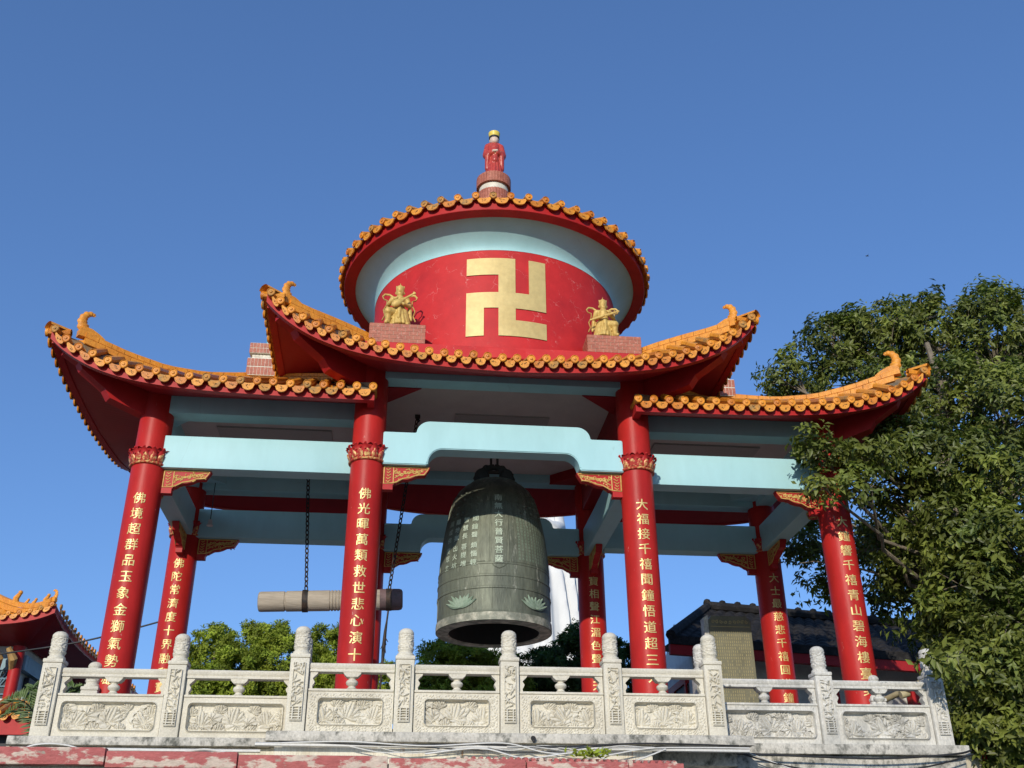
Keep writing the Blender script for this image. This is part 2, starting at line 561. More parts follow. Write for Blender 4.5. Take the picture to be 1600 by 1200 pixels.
# ------------------------------------------------------------------ carved railing
def relief(w, h, nx, nz, seed, depth):
    """a carved lotus pond: flowers, round leaves, stems and ripples as a height map"""
    rg = np.random.default_rng(seed)
    X, Z = np.meshgrid(np.linspace(0, w, nx), np.linspace(0, h, nz))
    H = np.zeros_like(X)

    def petal(cx, cz, ang, L, W, amp):
        dx, dz = X-cx, Z-cz
        u = (dx*math.cos(ang)+dz*math.sin(ang))/L
        v = (-dx*math.sin(ang)+dz*math.cos(ang))/W
        q = (2*u-1)**2+(2*v)**2
        k = np.clip(1-q, 0, None)**.35*(1-.55*np.exp(-(v/.12)**2))
        return amp*k*(.55+.45*np.clip(u, 0, 1))

    def flower(cx, cz, s, a):
        nonlocal H
        tl = rg.normal(0, 22)
        for k in (0, 6, 1, 5, 2, 4, 3):
            an = R(90+tl+(k-3)*31+rg.normal(0, 5))
            L_ = s*(1.05-.05*abs(k-3))
            new = petal(cx-.18*L_*math.cos(an), cz-.18*L_*math.sin(an), an, L_, s*.50, a*(.72+.28*(1-abs(k-3)/3)))
            H = np.where(new > .12, np.maximum(new, H*.35), H)
    for k in range(int(w/.05)):
        x0, z0 = rg.uniform(0, w), rg.uniform(0, h*.5)
        an = rg.uniform(R(-10), R(190))
        H = np.maximum(H, petal(x0, z0, an, h*rg.uniform(.28, .5), h*rg.uniform(.13, .24), rg.uniform(.4, .75)))
    for k in range(int(w/.14)):
        x0, z0 = rg.uniform(.05*w, .95*w), rg.uniform(.15*h, .8*h)
        s = h*rg.uniform(.16, .26)
        d2 = ((X-x0)**2/(1.6*s)**2+(Z-z0)**2/s**2)
        th = np.arctan2(Z-z0, X-x0)
        H = np.maximum(H, np.clip(1-d2, 0, None)**.35*(.65+.15*np.cos(th*11)))
    for x0, z0, s in ((.20, .38, .36), (.50, .46, .40), (.79, .42, .34), (.08, .62, .22), (.65, .70, .24), (.93, .60, .26), (.35, .70, .24), (.10, .2, .24), (.63, .2, .22), (.90, .18, .24), (.36, .22, .24)):
        flower((x0+rg.normal(0, .02))*w, z0*h, s*h, rg.uniform(.85, 1))
    rip = (.5+.5*np.sin(Z/h*40+2*np.sin(X/w*22+seed)))*.4*np.clip(1-Z/(h*.22), 0, 1)
    H = np.maximum(H, rip)
    return X, Z, H*depth


def carved_slab(mb, x0, x1, z0, z1, y, nx, nz, seed, depth, border, fret=True, mi=0):
    """front face of a panel with frame and a sunken carved field"""
    w, h = x1-x0, z1-z0
    X, Z, H = relief(w, h, nx, nz, seed, depth)
    ex, ez = np.minimum(X, w-X), np.minimum(Z, h-Z)
    e = np.minimum(ex, ez*1.0)
    bx, bz = border
    ez = np.minimum(Z*.72, h-Z)
    inside = np.minimum((ex-bx), (ez-bz))
    cr = .035                                            # rounded corners of the field
    qx, qz = cr-(ex-bx), cr-(ez-bz)
    inside = np.where((qx > 0) & (qz > 0), cr-np.hypot(np.maximum(qx, 0), np.maximum(qz, 0)), inside)
    D = np.where(inside > 0, -depth*.85+H*np.clip(inside/.015, 0, 1), 0)
    rim = np.exp(-(inside/.008)**2)*depth*.5
    D = D+rim
    if fret:
        band = (inside < -.012) & (e > .015)
        pat = np.sin(X*150+2*np.sin(Z*60))*np.sin(Z*150+np.sin(X*60)*2)
        D = D+np.where(band, np.clip(pat*2, 0, 1)*.009, 0)
    pts = np.stack([x0+X, y-D, z0+Z], -1).reshape(-1, 3)
    mb.grid(pts.tolist(), nx, nz, mi)


def make_post(fx, y, stone, parent, seed, w=.178):
    rg = np.random.default_rng(seed)
    b = MB()
    h = w/2
    b.bbox((fx-h, y-h, -.60), (fx+h, y+h, .085), .012)
    b.bbox((fx-h-.006, y-h-.006, .085), (fx+h+.006, y+h+.006, .125), .015)
    # carved front inset
    nx, nz = 26, 110
    w2, hh = .112, .53
    X, Z = np.meshgrid(np.linspace(0, w2, nx), np.linspace(0, hh, nz))
    H = np.zeros_like(X)
    for k in range(46):
        cx, cz, an = rg.uniform(0, w2), rg.uniform(.14, hh), rg.uniform(0, PI)
        L, W = rg.uniform(.04, .09), rg.uniform(.012, .022)
        u = ((X-cx)*math.cos(an)+(Z-cz)*math.sin(an))/L
        v = (-(X-cx)*math.sin(an)+(Z-cz)*math.cos(an))/W
        H = np.maximum(H, np.clip(1-(2*u)**2-(2*v)**2, 0, None)**.5*rg.uniform(.5, 1))
    low = (np.abs(np.abs((Z*1.0 % .045)-.0225)-.012) < .006) | (np.abs(np.abs(X-w2/2)-.03) < .006)
    H = np.where(Z < .13, np.where(low, .8, 0), H)
    e = np.minimum(np.minimum(X, w2-X), np.minimum(Z, hh-Z))
    D = np.where(e < .008, .016, H*.030)-.012
    pts = np.stack([fx-w2/2+X, y-h-.014-D, -.49+Z], -1).reshape(-1, 3)
    b.grid(pts.tolist(), nx, nz)
    # cylindrical carved cap
    prof = [(.082, .125), (.084, .135), (.082, .15), (.068, .158), (.068, .172), (.076, .185)]
    b.lathe(prof, (fx, y, 0), 24)
    nu, nv = 48, 22
    pts = []
    ph = rg.uniform(0, 6)
    for j in range(nv):
        z = .185+.15*j/(nv-1)
        for i in range(nu):
            t = 2*PI*i/nu
            q = math.sin(5*t+ph+9*math.sin(z*30))*math.sin(z*95+2*math.sin(4*t))
            r = .072-.004*j/nv+(.007 if q > .15 else 0)
            pts.append((fx+r*math.cos(t), y+r*math.sin(t), z))
    b.grid(pts, nu, nv, wrap=True)
    b.lathe([(.070, .335), (.074, .345), (.072, .36), (.061, .378), (.042, .392), (.017, .399), (.0005, .40)], (fx, y, 0), 24)
    return b.build('post', stone, parent, 35)


def make_baluster(x, y, stone, parent, half=0):
    b = MB()
    prof = [(.040, -.19), (.048, -.18), (.034, -.168), (.03, -.16), (.05, -.145), (.058, -.128), (.052, -.11), (.034, -.098), (.03, -.09), (.042, -.084), (.046, -.078)]
    b.lathe(prof, (x, y, 0), 20)
    cap = [(-.05, -.078), (.05, -.078), (.075, -.055), (.085, -.036), (.085, -.027), (-.085, -.027), (-.085, -.036), (-.075, -.055)]
    b.prism([(x+p, q) for p, q in cap], 'y', y-.05, y+.05)
    return b.build('baluster', stone, parent, 35)


def rail_bay(x0, x1, y, stone, parent, seed, kind):
    b = MB()
    prof = [(-.055, -.034), (-.055, -.018), (-.045, -.008), (-.055, .004), (-.058, .03), (-.045, .046), (.045, .046), (.058, .03), (.055, .004), (.045, -.008), (.055, -.018), (.055, -.034)]
    b.prism([(y+p, q) for p, q in prof], 'x', x0, x1)
    b.build('top_rail', stone, parent, 40)
    b = MB()
    t = .055
    b.box((x0, y-t+.066, -.60), (x1, y+t, -.195))
    b.bbox((x0, y-t-.014, -.215), (x1, y+t+.01, -.192), .008)
    if kind == 'fret':
        carved_slab(b, x0, x1, -.60, -.217, y-t, 220, 84, seed, .054, (.10, .062))
    else:
        carved_slab(b, x0, x1, -.60, -.217, y-t, 230, 84, seed, .070 if kind == 'deep' else .054, (.055, .055), False)
    b.build('carved_panel', stone, parent, 50)
    xm = (x0+x1)/2
    make_baluster(xm, y, stone, parent)
    for xe, s in ((x0, 1), (x1, -1)):
        h = MB()
        prof = [(.0, -.19), (.035, -.19), (.03, -.165), (.045, -.14), (.05, -.125), (.03, -.095), (.045, -.078), (.07, -.055), (.08, -.035), (0, -.035)]
        h.prism([(xe+s*p, q) for p, q in prof], 'y', y-.04, y+.04)
        h.build('half_baluster', stone, parent, 35)


def railing(label, y, posts, stone, kind, seed0, skip=()):
    t = thing('stone_railing', label, 'railing', ((posts[0]+posts[-1])/2, y, FLOOR), 'carved stone railings round the terrace')
    for i, x in enumerate(posts):
        if i not in skip:
            make_post(x, y, stone, t, seed0+i)
    for i in range(len(posts)-1):
        rail_bay(posts[i]+.096, posts[i+1]-.096, y, stone, t, seed0+40+i, kind)
    return t


railing('carved pale stone railing of four bays in front of the bell', -3.2, [-2.09, -1.105, -.107, .893, 1.89], 'stone', 'fret', 10)
railing('two-bay carved railing at the left end below the leftmost red columns', -2.8, [-4.45, -3.288, -2.10], 'stone', 'plain', 20)
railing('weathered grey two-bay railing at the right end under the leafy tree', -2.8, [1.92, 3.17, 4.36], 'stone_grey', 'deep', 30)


def side_railing(label, x, ys, stone, seed):
    """railing that runs back along the side of the terrace: built along x, then turned"""
    t = thing('stone_railing', label, 'railing', (x, ys[0], FLOOR), 'carved stone railings round the terrace')
    L = [v-ys[0] for v in ys]
    for i, l in enumerate(L):
        o = make_post(0, 0, stone, t, seed+i)
        me = o.data
        me.transform(Matrix.Translation(Vector(ORIGIN[t.name])))
        me.transform(Matrix.Translation((0, l, 0))@Matrix.Translation((0, 0, -FLOOR)))
    for i in range(len(L)-1):
        b = MB()
        b.bbox((-.055, L[i]+.097, -.034-FLOOR), (.055, L[i+1]-.097, .046-FLOOR), .015)
        b.v = [(p[0]+x, p[1]+ys[0], p[2]+FLOOR) for p in b.v]
        b.build('top_rail', stone, t, 40)
        b = MB()
        b.bbox((-.05, L[i]+.097, -.60-FLOOR), (.05, L[i+1]-.097, -.192-FLOOR), .012)
        b.v = [(p[0]+x, p[1]+ys[0], p[2]+FLOOR) for p in b.v]
        b.build('carved_panel', stone, t, 40)
        make_baluster(x, ys[0]+(L[i]+L[i+1])/2, stone, t)


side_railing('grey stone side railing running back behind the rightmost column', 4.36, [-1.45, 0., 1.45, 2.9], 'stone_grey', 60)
side_railing('pale stone side railing running back beside the leftmost column', -4.45, [-1.45, 0., 1.45, 2.9], 'stone', 70)

# ------------------------------------------------------------------ pavilion
pav = thing('bell_pavilion', 'red columned bell pavilion with orange tiled upswept roofs and a round drum on top', 'pavilion', (0, 0, FLOOR))

TEXT = {'A': ('佛境超群品玉象金獅氣勢雄', 2.303, .221), 'B': ('佛光暉萬類救世悲心演十方', 2.312, .255),
        'C': ('大福接千禧聞鐘悟道超三界', 2.29, .26), 'D': ('大鐘響千禧青山碧海樓臺美', 2.288, .225),
        'E': ('佛陀常濟度十界融和寶', 2.316, .622), 'G': ('寶相聲江湄色聲滿天', 2.321, .798),
        'H': ('大士最慈悲千禧圓滿鐘', 2.329, .609), 'F': ('', 0, 0)}
COLS = {'A': (-XA, -YA), 'B': (-XB, -YB), 'C': (XB, -YB), 'D': (XA, -YA), 'E': (-XA, YA), 'F': (-XB, YB), 'G': (XB, YB), 'H': (XA, YA)}


def capital_mesh(cx, cy):
    b = MB()
    b.lathe([(.2, 2.745), (.226, 2.75), (.232, 2.762), (.226, 2.775), (.212, 2.78), (.215, 2.79), (.222, 2.80), (.206, 2.95), (.2, 2.952)], (cx, cy, 0), 36,
            mis=[1, 1, 1, 1, 1, 0, 0, 0, 0])
    for row, (npet, z0, hgt, off, mi) in enumerate(((16, 2.79, .10, 0, 1), (13, 2.83, .125, .5, 0), (13, 2.90, .06, 0, 0))):
        for k in range(npet):
            t0 = 2*PI*(k+off)/npet
            hw = PI/npet*.92
            pts = []
            nu, nv = 7, 7
            for j in range(nv):
                s = j/(nv-1)
                wid = hw*(1-.55*s**2.2)*(.55+.45*min(1, s*4))
                for i in range(nu):
                    q = i/(nu-1)*2-1
                    bulge = .018+.022*math.sin(s*PI*.6)*(1-q*q)+(.028*max(0, s-.6)/.4 if row else .01*s)
                    r = .206+bulge
                    pts.append((cx+r*math.cos(t0+q*wid), cy+r*math.sin(t0+q*wid), z0+hgt*s-(.02*max(0, s-.75)/.25)-.012*q*q))
            b.grid(pts, nu, nv, mi)
            if row == 1:
                r = .252
                b.ball((cx+r*math.cos(t0), cy+r*math.sin(t0), z0+hgt*.92), .017, 6, 0)
                b.ball((cx+(r-.01)*math.cos(t0), cy+(r-.01)*math.sin(t0), z0+hgt*.35), .012, 6, 1)
    return b


for k, (cx, cy) in COLS.items():
    top = 3.74 if k in 'ADEH' else 4.06
    b = MB()
    b.lathe([(.0005, FLOOR), (.27, FLOOR), (.275, FLOOR+.05), (.25, FLOOR+.10), (.222, FLOOR+.12), (.2, FLOOR+.14), (CR, 1.0), (CR, 2.6), (CR-.002, top), (.0005, top)], (cx, cy, 0), 48)
    c = b.build('column', 'red_col', pav, 30)
    capital_mesh(cx, cy).build('capital', ['red', 'gilt_red'], c, 45)
    txt, z1, z0 = TEXT[k]
    if txt:
        b = MB()
        for i, ch in enumerate(txt):
            z = z1+(z0-z1)*i/(len(txt)-1)
            cyl_text(b, ch, .158, (cx, cy), CR, -PI/2, z)
        b.build('inscription', 'gold_text', c, fix=False)

ZB0, ZB1 = 2.735, 3.156


def bracket_poly(s=1.0):
    pts = [(0, 0), (.56, 0), (.545, -.035), (.50, -.105), (.45, -.112), (.40, -.118), (.34, -.15), (.29, -.165), (.235, -.17), (.19, -.185), (.165, -.215), (.135, -.222), (.13, -.235), (.12, -.235), (.12, -.30), (0, -.30)]
    return pts


def carving_lines(seed):
    rg = random.Random(seed)
    out = []
    edge = [(.012, -.012), (.545, -.012), (.49, -.098), (.40, -.105), (.33, -.137), (.235, -.157), (.165, -.2), (.125, -.215), (.012, -.225), (.012, -.012)]
    out.append((edge, .009))
    out.append(([(.125, -.012), (.125, -.215)], .007))
    for k in range(9):                                   # curling stems in the long field
        x = .15+k*.037
        zc = -.06-.07*max(0, (1-k/8))*rg.random()
        r = rg.uniform(.016, .026)
        a0 = rg.uniform(0, 360)
        out.append(([(x+r*(1-.6*q/9)*math.cos(R(a0+q*42)), max(zc+r*(1-.6*q/9)*math.sin(R(a0+q*42)), -.19+.25*max(0, x-.2))) for q in range(10)], .0065))
    for k in range(5):
        z = -.035-k*.038
        out.append(([(.03+rg.random()*.02, z), (.06, z-.018), (.085+rg.random()*.02, z+.008)], .007))
    for k in range(26):
        x = rg.uniform(.15, .50)
        zlo = -.17+.24*max(0, x-.2)
        z = rg.uniform(zlo, -.03)
        a = rg.uniform(0, 360)
        out.append(([(x, z), (x+.014*math.cos(R(a)), z+.012*math.sin(R(a))), (x+.024*math.cos(R(a+40)), z+.018*math.sin(R(a+40)))], .0065))
    out.append(([(.14, -.15), (.22, -.10), (.32, -.08), (.42, -.05), (.52, -.03)], .007))
    return out


def bracket(px, py, z, dx, dy, seed):
    """carved red and gold bracket under a beam, starting at the column face and running along (dx, dy)"""
    b = MB()
    poly = bracket_poly()
    n = len(poly)
    nx, ny = -dy, dx
    T = .045

    def P(p, t):
        return (px+dx*p[0]+nx*t, py+dy*p[0]+ny*t, z+p[1])
    b.add([P(p, -T) for p in poly]+[P(p, T) for p in poly],
          [tuple(range(n)), tuple(range(2*n-1, n-1, -1))]+[(i, i+n, (i+1) % n+n, (i+1) % n) for i in range(n)])
    o = b.build('carved_bracket', 'red', pav, 20)
    c = MB()
    for side in (-1, 1):
        for pts, r in carving_lines(seed+side):
            c.tube([P(p, side*(T+.002)) for p in pts], r, 5, cap=True)
    c.build('gilt_carving', 'gold', o, 50)


def side_beam(p, q, z0, z1, name='tie_beam', t=.12, m='cyan'):
    (x0, y0), (x1, y1) = p, q
    b = MB()
    if abs(x1-x0) > abs(y1-y0):
        b.bbox((min(x0, x1), y0-t, z0), (max(x0, x1), y0+t, z1), .014)
    else:
        b.bbox((x0-t, min(y0, y1), z0), (x0+t, max(y0, y1), z1), .014)
    return b.build(name, m, pav, 30)


g_ = .16
for sy_ in (-1, 1):
    for m in (-1, 1):
        side_beam((m*(XA-g_), sy_*YA), (m*(XB+g_-.02), sy_*YA), ZB0, ZB1)
        bracket(m*(XA-.195), sy_*YA, ZB0-.003, -m, 0, 3+sy_+m*10)
    # arched beam of the centre bay
    poly = [(-1.475, ZB0), (-.935, ZB0)]
    poly += [(-.935, ZB0+.03)]+arc(-.75, 2.765, .175, .185, 180, 90, 8)
    poly += [(-p[0], p[1]) for p in poly[::-1]]
    top = [(-1.475, ZB1), (-1.09, ZB1)]+arc(-.91, ZB1-.005, .165, .165, 175, 90, 8)
    poly += [(-p[0], p[1]) for p in top]+top[::-1]
    bm = bmesh.new()
    vs = [bm.verts.new((p[0], sy_*YB-.12, p[1])) for p in poly]
    f = bm.faces.new(vs)
    ex = bmesh.ops.extrude_face_region(bm, geom=[f])
    for v in ex['geom']:
        if isinstance(v, bmesh.types.BMVert):
            v.co.y += .24
    bmesh.ops.recalc_face_normals(bm, faces=bm.faces)
    bmesh.ops.bevel(bm, geom=[e for e in bm.edges if abs(e.calc_face_angle(0)) > .9], offset=.01, segments=2, affect='EDGES')
    b = MB()
    b.bm(bm)
    b.build('arched_beam', 'cyan', pav, 30)
    for m in (-1, 1):
        bracket(m*(XB-.195), sy_*YB, ZB0-.003, -m, 0, 33+sy_+m*10)
for m in (-1, 1):
    side_beam((m*XA, -YA+g_), (m*XA, YA-g_), ZB0+.01, ZB1-.01)
    side_beam((m*XB, -YB+g_), (m*XB, YB-g_), ZB0-.02, ZB1-.02)
    for sy_ in (-1, 1):
        bracket(m*XA, sy_*(YA-.195), ZB0+.005, 0, -sy_, 61+m+sy_*9)
        bracket(m*XB, sy_*(YB-.195), ZB0-.024, 0, -sy_, 81+m+sy_*9)

# beams under the eaves and ceilings
for sy_ in (-1, 1):
    for m in (-1, 1):
        side_beam((m*(XA-.1), sy_*YA), (m*(XB+.125), sy_*YA), 3.46, 3.78, 'eave_beam')
    side_beam((-XB+.1, sy_*YB), (XB-.1, sy_*YB), 3.885, 4.035, 'eave_beam')
for m in (-1, 1):
    side_beam((m*XA, -YA+.1), (m*XA, YA-.1), 3.465, 3.775, 'eave_beam')
    side_beam((m*XB, -YB+.1), (m*XB, YB-.1), 3.44, 4.03, 'eave_beam', .118, 'red_dark')
for m in (-1, 1):
    b = MB()
    xs = sorted((m*1.75, m*4.2))
    b.box((xs[0], -1.19, 3.70), (xs[1], 1.19, 3.73))
    o = b.build('ceiling', 'ceil', pav)
    b = MB()
    xs = sorted((m*2.2, m*3.7))
    b.box((xs[0], -.55, 3.675), (xs[1], .55, 3.699))
    b.build('ceiling_panel', 'ceil_dark', o)
b = MB()
b.box((-1.55, -1.55, 4.025), (1.55, 1.55, 4.05))
o = b.build('ceiling', 'ceil', pav)
b = MB()
b.box((-.55, -.55, 4.0), (.75, .55, 4.024))
b.build('ceiling_panel', 'ceil_dark', o)
for mx_ in (-1, 1):
    for my_ in (-1, 1):
        b = MB()
        a, c_ = 1.535, .50
        P = [(mx_*a, my_*a), (mx_*(a-c_), my_*a), (mx_*a, my_*(a-c_))]
        b.prism(P, 'z', 3.87, 4.02)
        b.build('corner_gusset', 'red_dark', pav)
        b = MB()
        a1, a2, c_ = XA-.118, YA-.118, .38
        P = [(mx_*a1, my_*a2), (mx_*(a1-c_), my_*a2), (mx_*a1, my_*(a2-c_))]
        b.prism(P, 'z', 3.55, 3.695)
        b.build('corner_gusset', 'cyan', pav)


# ------------------------------------------------------------------ eave tiles
def eave_tiles(mb, P, T, Nn, zup, inner, pitch, last=False):
    """one round end tile with its tube up the slope, and the drip tile that hangs beside it.
    P point on the lower board edge, T unit tangent to the next tile, Nn outward normal, inner = upper end of the tube"""
    P, T, Nn = Vector(P), Vector(T), Vector(Nn)
    Z = Vector((0, 0, 1))
    k1, k2, k3 = (random.choices((0, 3, 4), (60, 28, 14))[0] for _ in range(3))
    H = Vector((T.x, T.y, 0)).normalized()
    C = P+Nn*.074+Z*(zup+.006)
    C += Z*random.uniform(-.006, .006)+T*random.uniform(-.005, .005)+Nn*random.uniform(-.006, .006)
    r = .050
    # disc, slightly pear-shaped, raised rim and boss
    n = 14
    rings = []
    for rr, d in ((r*.98, -.03), (r, .0), (r*.86, .004), (r*.72, -.004), (r*.4, -.002), (r*.34, .009), (r*.1, .013)):
        rg = []
        for k in range(n):
            a = 2*PI*k/n
            s = 1+.16*max(0, -math.sin(a))**3
            rg.append(C+H*(rr*math.cos(a))+Z*(rr*math.sin(a)*s)+Nn*(d+.012))
        rings.append(rg)
    vs = [q for rg in rings for q in rg]
    fs = [(i*n+k, i*n+(k+1) % n, (i+1)*n+(k+1) % n, (i+1)*n+k) for i in range(len(rings)-1) for k in range(n)]
    fs.append(tuple((len(rings)-1)*n+k for k in range(n)))
    mb.add(vs, fs, k1)
    if inner is not None:
        I = Vector(inner)
        segs = max(2, int((I-C).length/.22))
        A = C-Nn*.0
        pts = [A+(I-A)*(q/segs) for q in range(segs+1)]
        mb.tube(pts, [r*.9 if q else r*.97 for q in range(segs+1)], 8, k3, cap=False)
    if not last:
        w = pitch
        D = P+T*(w*.5)+Nn*.048
        top, bot = [], []
        m = 8
        for i in range(m+1):
            q = i/m*2-1
            zt = zup-.012-.014*(1-q*q)
            zb = zup-.046-.072*math.sqrt(max(0, 1-q*q))
            base = D+T*(q*(w*.5-.022))
            top.append(base+Z*zt)
            bot.append(base+Z*min(zb, zt-.012))
        F_ = [p+Nn*.016 for p in top]+[p+Nn*.020 for p in bot]
        B_ = [p-Nn*.0 for p in top]+[p+Nn*.0 for p in bot]
        k = m+1
        vs = F_+B_
        fs = [(i, i+1, k+i+1, k+i) for i in range(m)]
        fs += [(k+i, k+i+1, 3*k+i+1, 3*k+i) for i in range(m)]
        fs += [(i+1, i, 2*k+i, 2*k+i+1) for i in range(m)]
        mb.add(vs, fs, k2)
        # flat near-black strokes for the carved marks on the tile
        c0 = D+Z*(zup-.066)+Nn*.0215
        for q in range(5):
            u0, v0 = random.uniform(-.026, .02), random.uniform(-.022, .018)
            u1, v1 = u0+random.uniform(-.022, .022), v0+random.uniform(-.016, .016)
            e = Vector((T.x*(u1-u0), T.y*(u1-u0), T.z*(u1-u0)+v1-v0))
            if e.length < .008:
                continue
            nn = e.normalized().cross(Nn)*.0026
            a1, a2 = c0+T*u0+Z*v0, c0+T*u1+Z*v1
            mb.add([a1-nn, a2-nn, a2+nn, a1+nn], [(0, 1, 2, 3)], 2)
        # the pan tile behind it
        if inner is not None:
            J = Vector(inner)+T*(w*.5)
            a1, a2 = D+T*(-w*.5)+Z*(zup-.03), D+T*(w*.5)+Z*(zup-.03)
            am = D+Z*(zup-.06)
            mb.add([a1, am, a2, J-T*(w*.5)-Z*.02, J-Z*.05, J+T*(w*.5)-Z*.02], [(0, 1, 4, 3), (1, 2, 5, 4)], 1)


def resample(fn, n, t0=0., t1=1., m=400):
    """n+1 points spread evenly along the 3-d curve fn(t)"""
    ts = np.linspace(t0, t1, m)
    P = np.array([fn(t) for t in ts])
    L = np.concatenate([[0], np.cumsum(np.linalg.norm(np.diff(P, axis=0), axis=1))])
    q = np.linspace(0, L[-1], n+1)
    return [float(np.interp(s, L, ts)) for s in q], L[-1]


def ridge(mb, pts, w=.10, h=.13, seglen=.16, mi=0, joint=0):
    """hip ridge of two courses of bricks with small joints"""
    P = np.array(pts)
    L = np.concatenate([[0], np.cumsum(np.linalg.norm(np.diff(P, axis=0), axis=1))])
    n = max(2, int(L[-1]/seglen))

    def ev(s):
        return Vector([float(np.interp(s, L, P[:, i])) for i in range(3)])
    for k in range(n):
        for course, (z0, z1, ww, rnd) in enumerate(((-.02, h*.48, w*1.15, 0), (h*.5, h, w*.8, 1))):
            s0 = L[-1]*k/n+(.5*L[-1]/n if course == 0 and k else 0)
            s1 = L[-1]*(k+1)/n+(.5*L[-1]/n if course == 0 else 0)
            s1 = min(s1, L[-1])
            if s1-s0 < .02:
                continue
            a, b_ = ev(s0+.003), ev(s1-.003)
            t = (b_-a).normalized()
            side = t.cross(Vector((0, 0, 1))).normalized()
            sec = [(-ww/2, z0), (ww/2, z0), (ww/2, z1-.015), (ww*.34, z1-.002), (0, z1+.008*rnd), (-ww*.34, z1-.002), (-ww/2, z1-.015)]
            vs = [a+side*x+Vector((0, 0, z)) for x, z in sec]+[b_+side*x+Vector((0, 0, z)) for x, z in sec]
            m = len(sec)
            mb.add(vs, [tuple(range(m))[::-1], tuple(range(m, 2*m))]+[(i, (i+1) % m, m+(i+1) % m, m+i) for i in range(m)], mi)


def finial(mb, base, d, s=1.0, mi=0):
    """ribbed horn on the ridge end; d = horizontal unit vector towards the building"""
    B = Vector(base)
    d = Vector(d).normalized()
    Z = Vector((0, 0, 1))
    side = d.cross(Z)
    # scroll block
    sec = [(-.10, 0), (.24, 0), (.25, .05), (.17, .10), (.06, .145), (-.05, .15), (-.10, .10)]
    w = .055
    vs = [B+d*(x*s)+Z*(z*s)-side*w*s for x, z in sec]+[B+d*(x*s)+Z*(z*s)+side*w*s for x, z in sec]
    m = len(sec)
    mb.add(vs, [tuple(range(m))[::-1], tuple(range(m, 2*m))]+[(i, (i+1) % m, m+(i+1) % m, m+i) for i in range(m)], mi)
    for q in range(3):
        mb.tube([B+d*((.02+.07*q)*s)+Z*((.05-.005*q)*s)+side*((w+.004)*s*e_) for e_ in (-1, 1)], .028*s, 8, mi)
    path = [(-.01, .10), (-.055, .17), (-.075, .24), (-.065, .31), (-.03, .365), (.02, .39), (.06, .385), (.075, .37)]
    rad = [.085, .076, .064, .054, .046, .038, .028, .020]
    PP, RR = [], []
    fine = 30
    xs = np.linspace(0, len(path)-1, fine)
    for i, q in enumerate(xs):
        x = np.interp(q, range(len(path)), [p[0] for p in path])
        z = np.interp(q, range(len(path)), [p[1] for p in path])
        PP.append(B+d*float(x*s)+Z*float(z*s))
        RR.append(float(np.interp(q, range(len(path)), rad))*s*(1+.12*math.cos(q*PI*2)))
    mb.tube(PP, RR, 10, mi, True, .62, up=side.cross(Z))


def corner_end_tile(mb, c, d, mi=0, zup=.125):
    """covering tile over the very tip of a corner"""
    C = Vector(c)+Vector((0, 0, zup))
    d = Vector(d).normalized()
    Z = Vector((0, 0, 1))
    s = d.cross(Z)
    pts = []
    for j in range(4):
        for i in range(7):
            a = PI*i/6
            pts.append(C+d*(.065-.09*j)+s*(math.cos(a)*.08)+Z*(math.sin(a)*.06+.02))
    mb.grid(pts, 7, 4, mi)


# ------------------------------------------------------------------ roofs
PITCH_T = .19


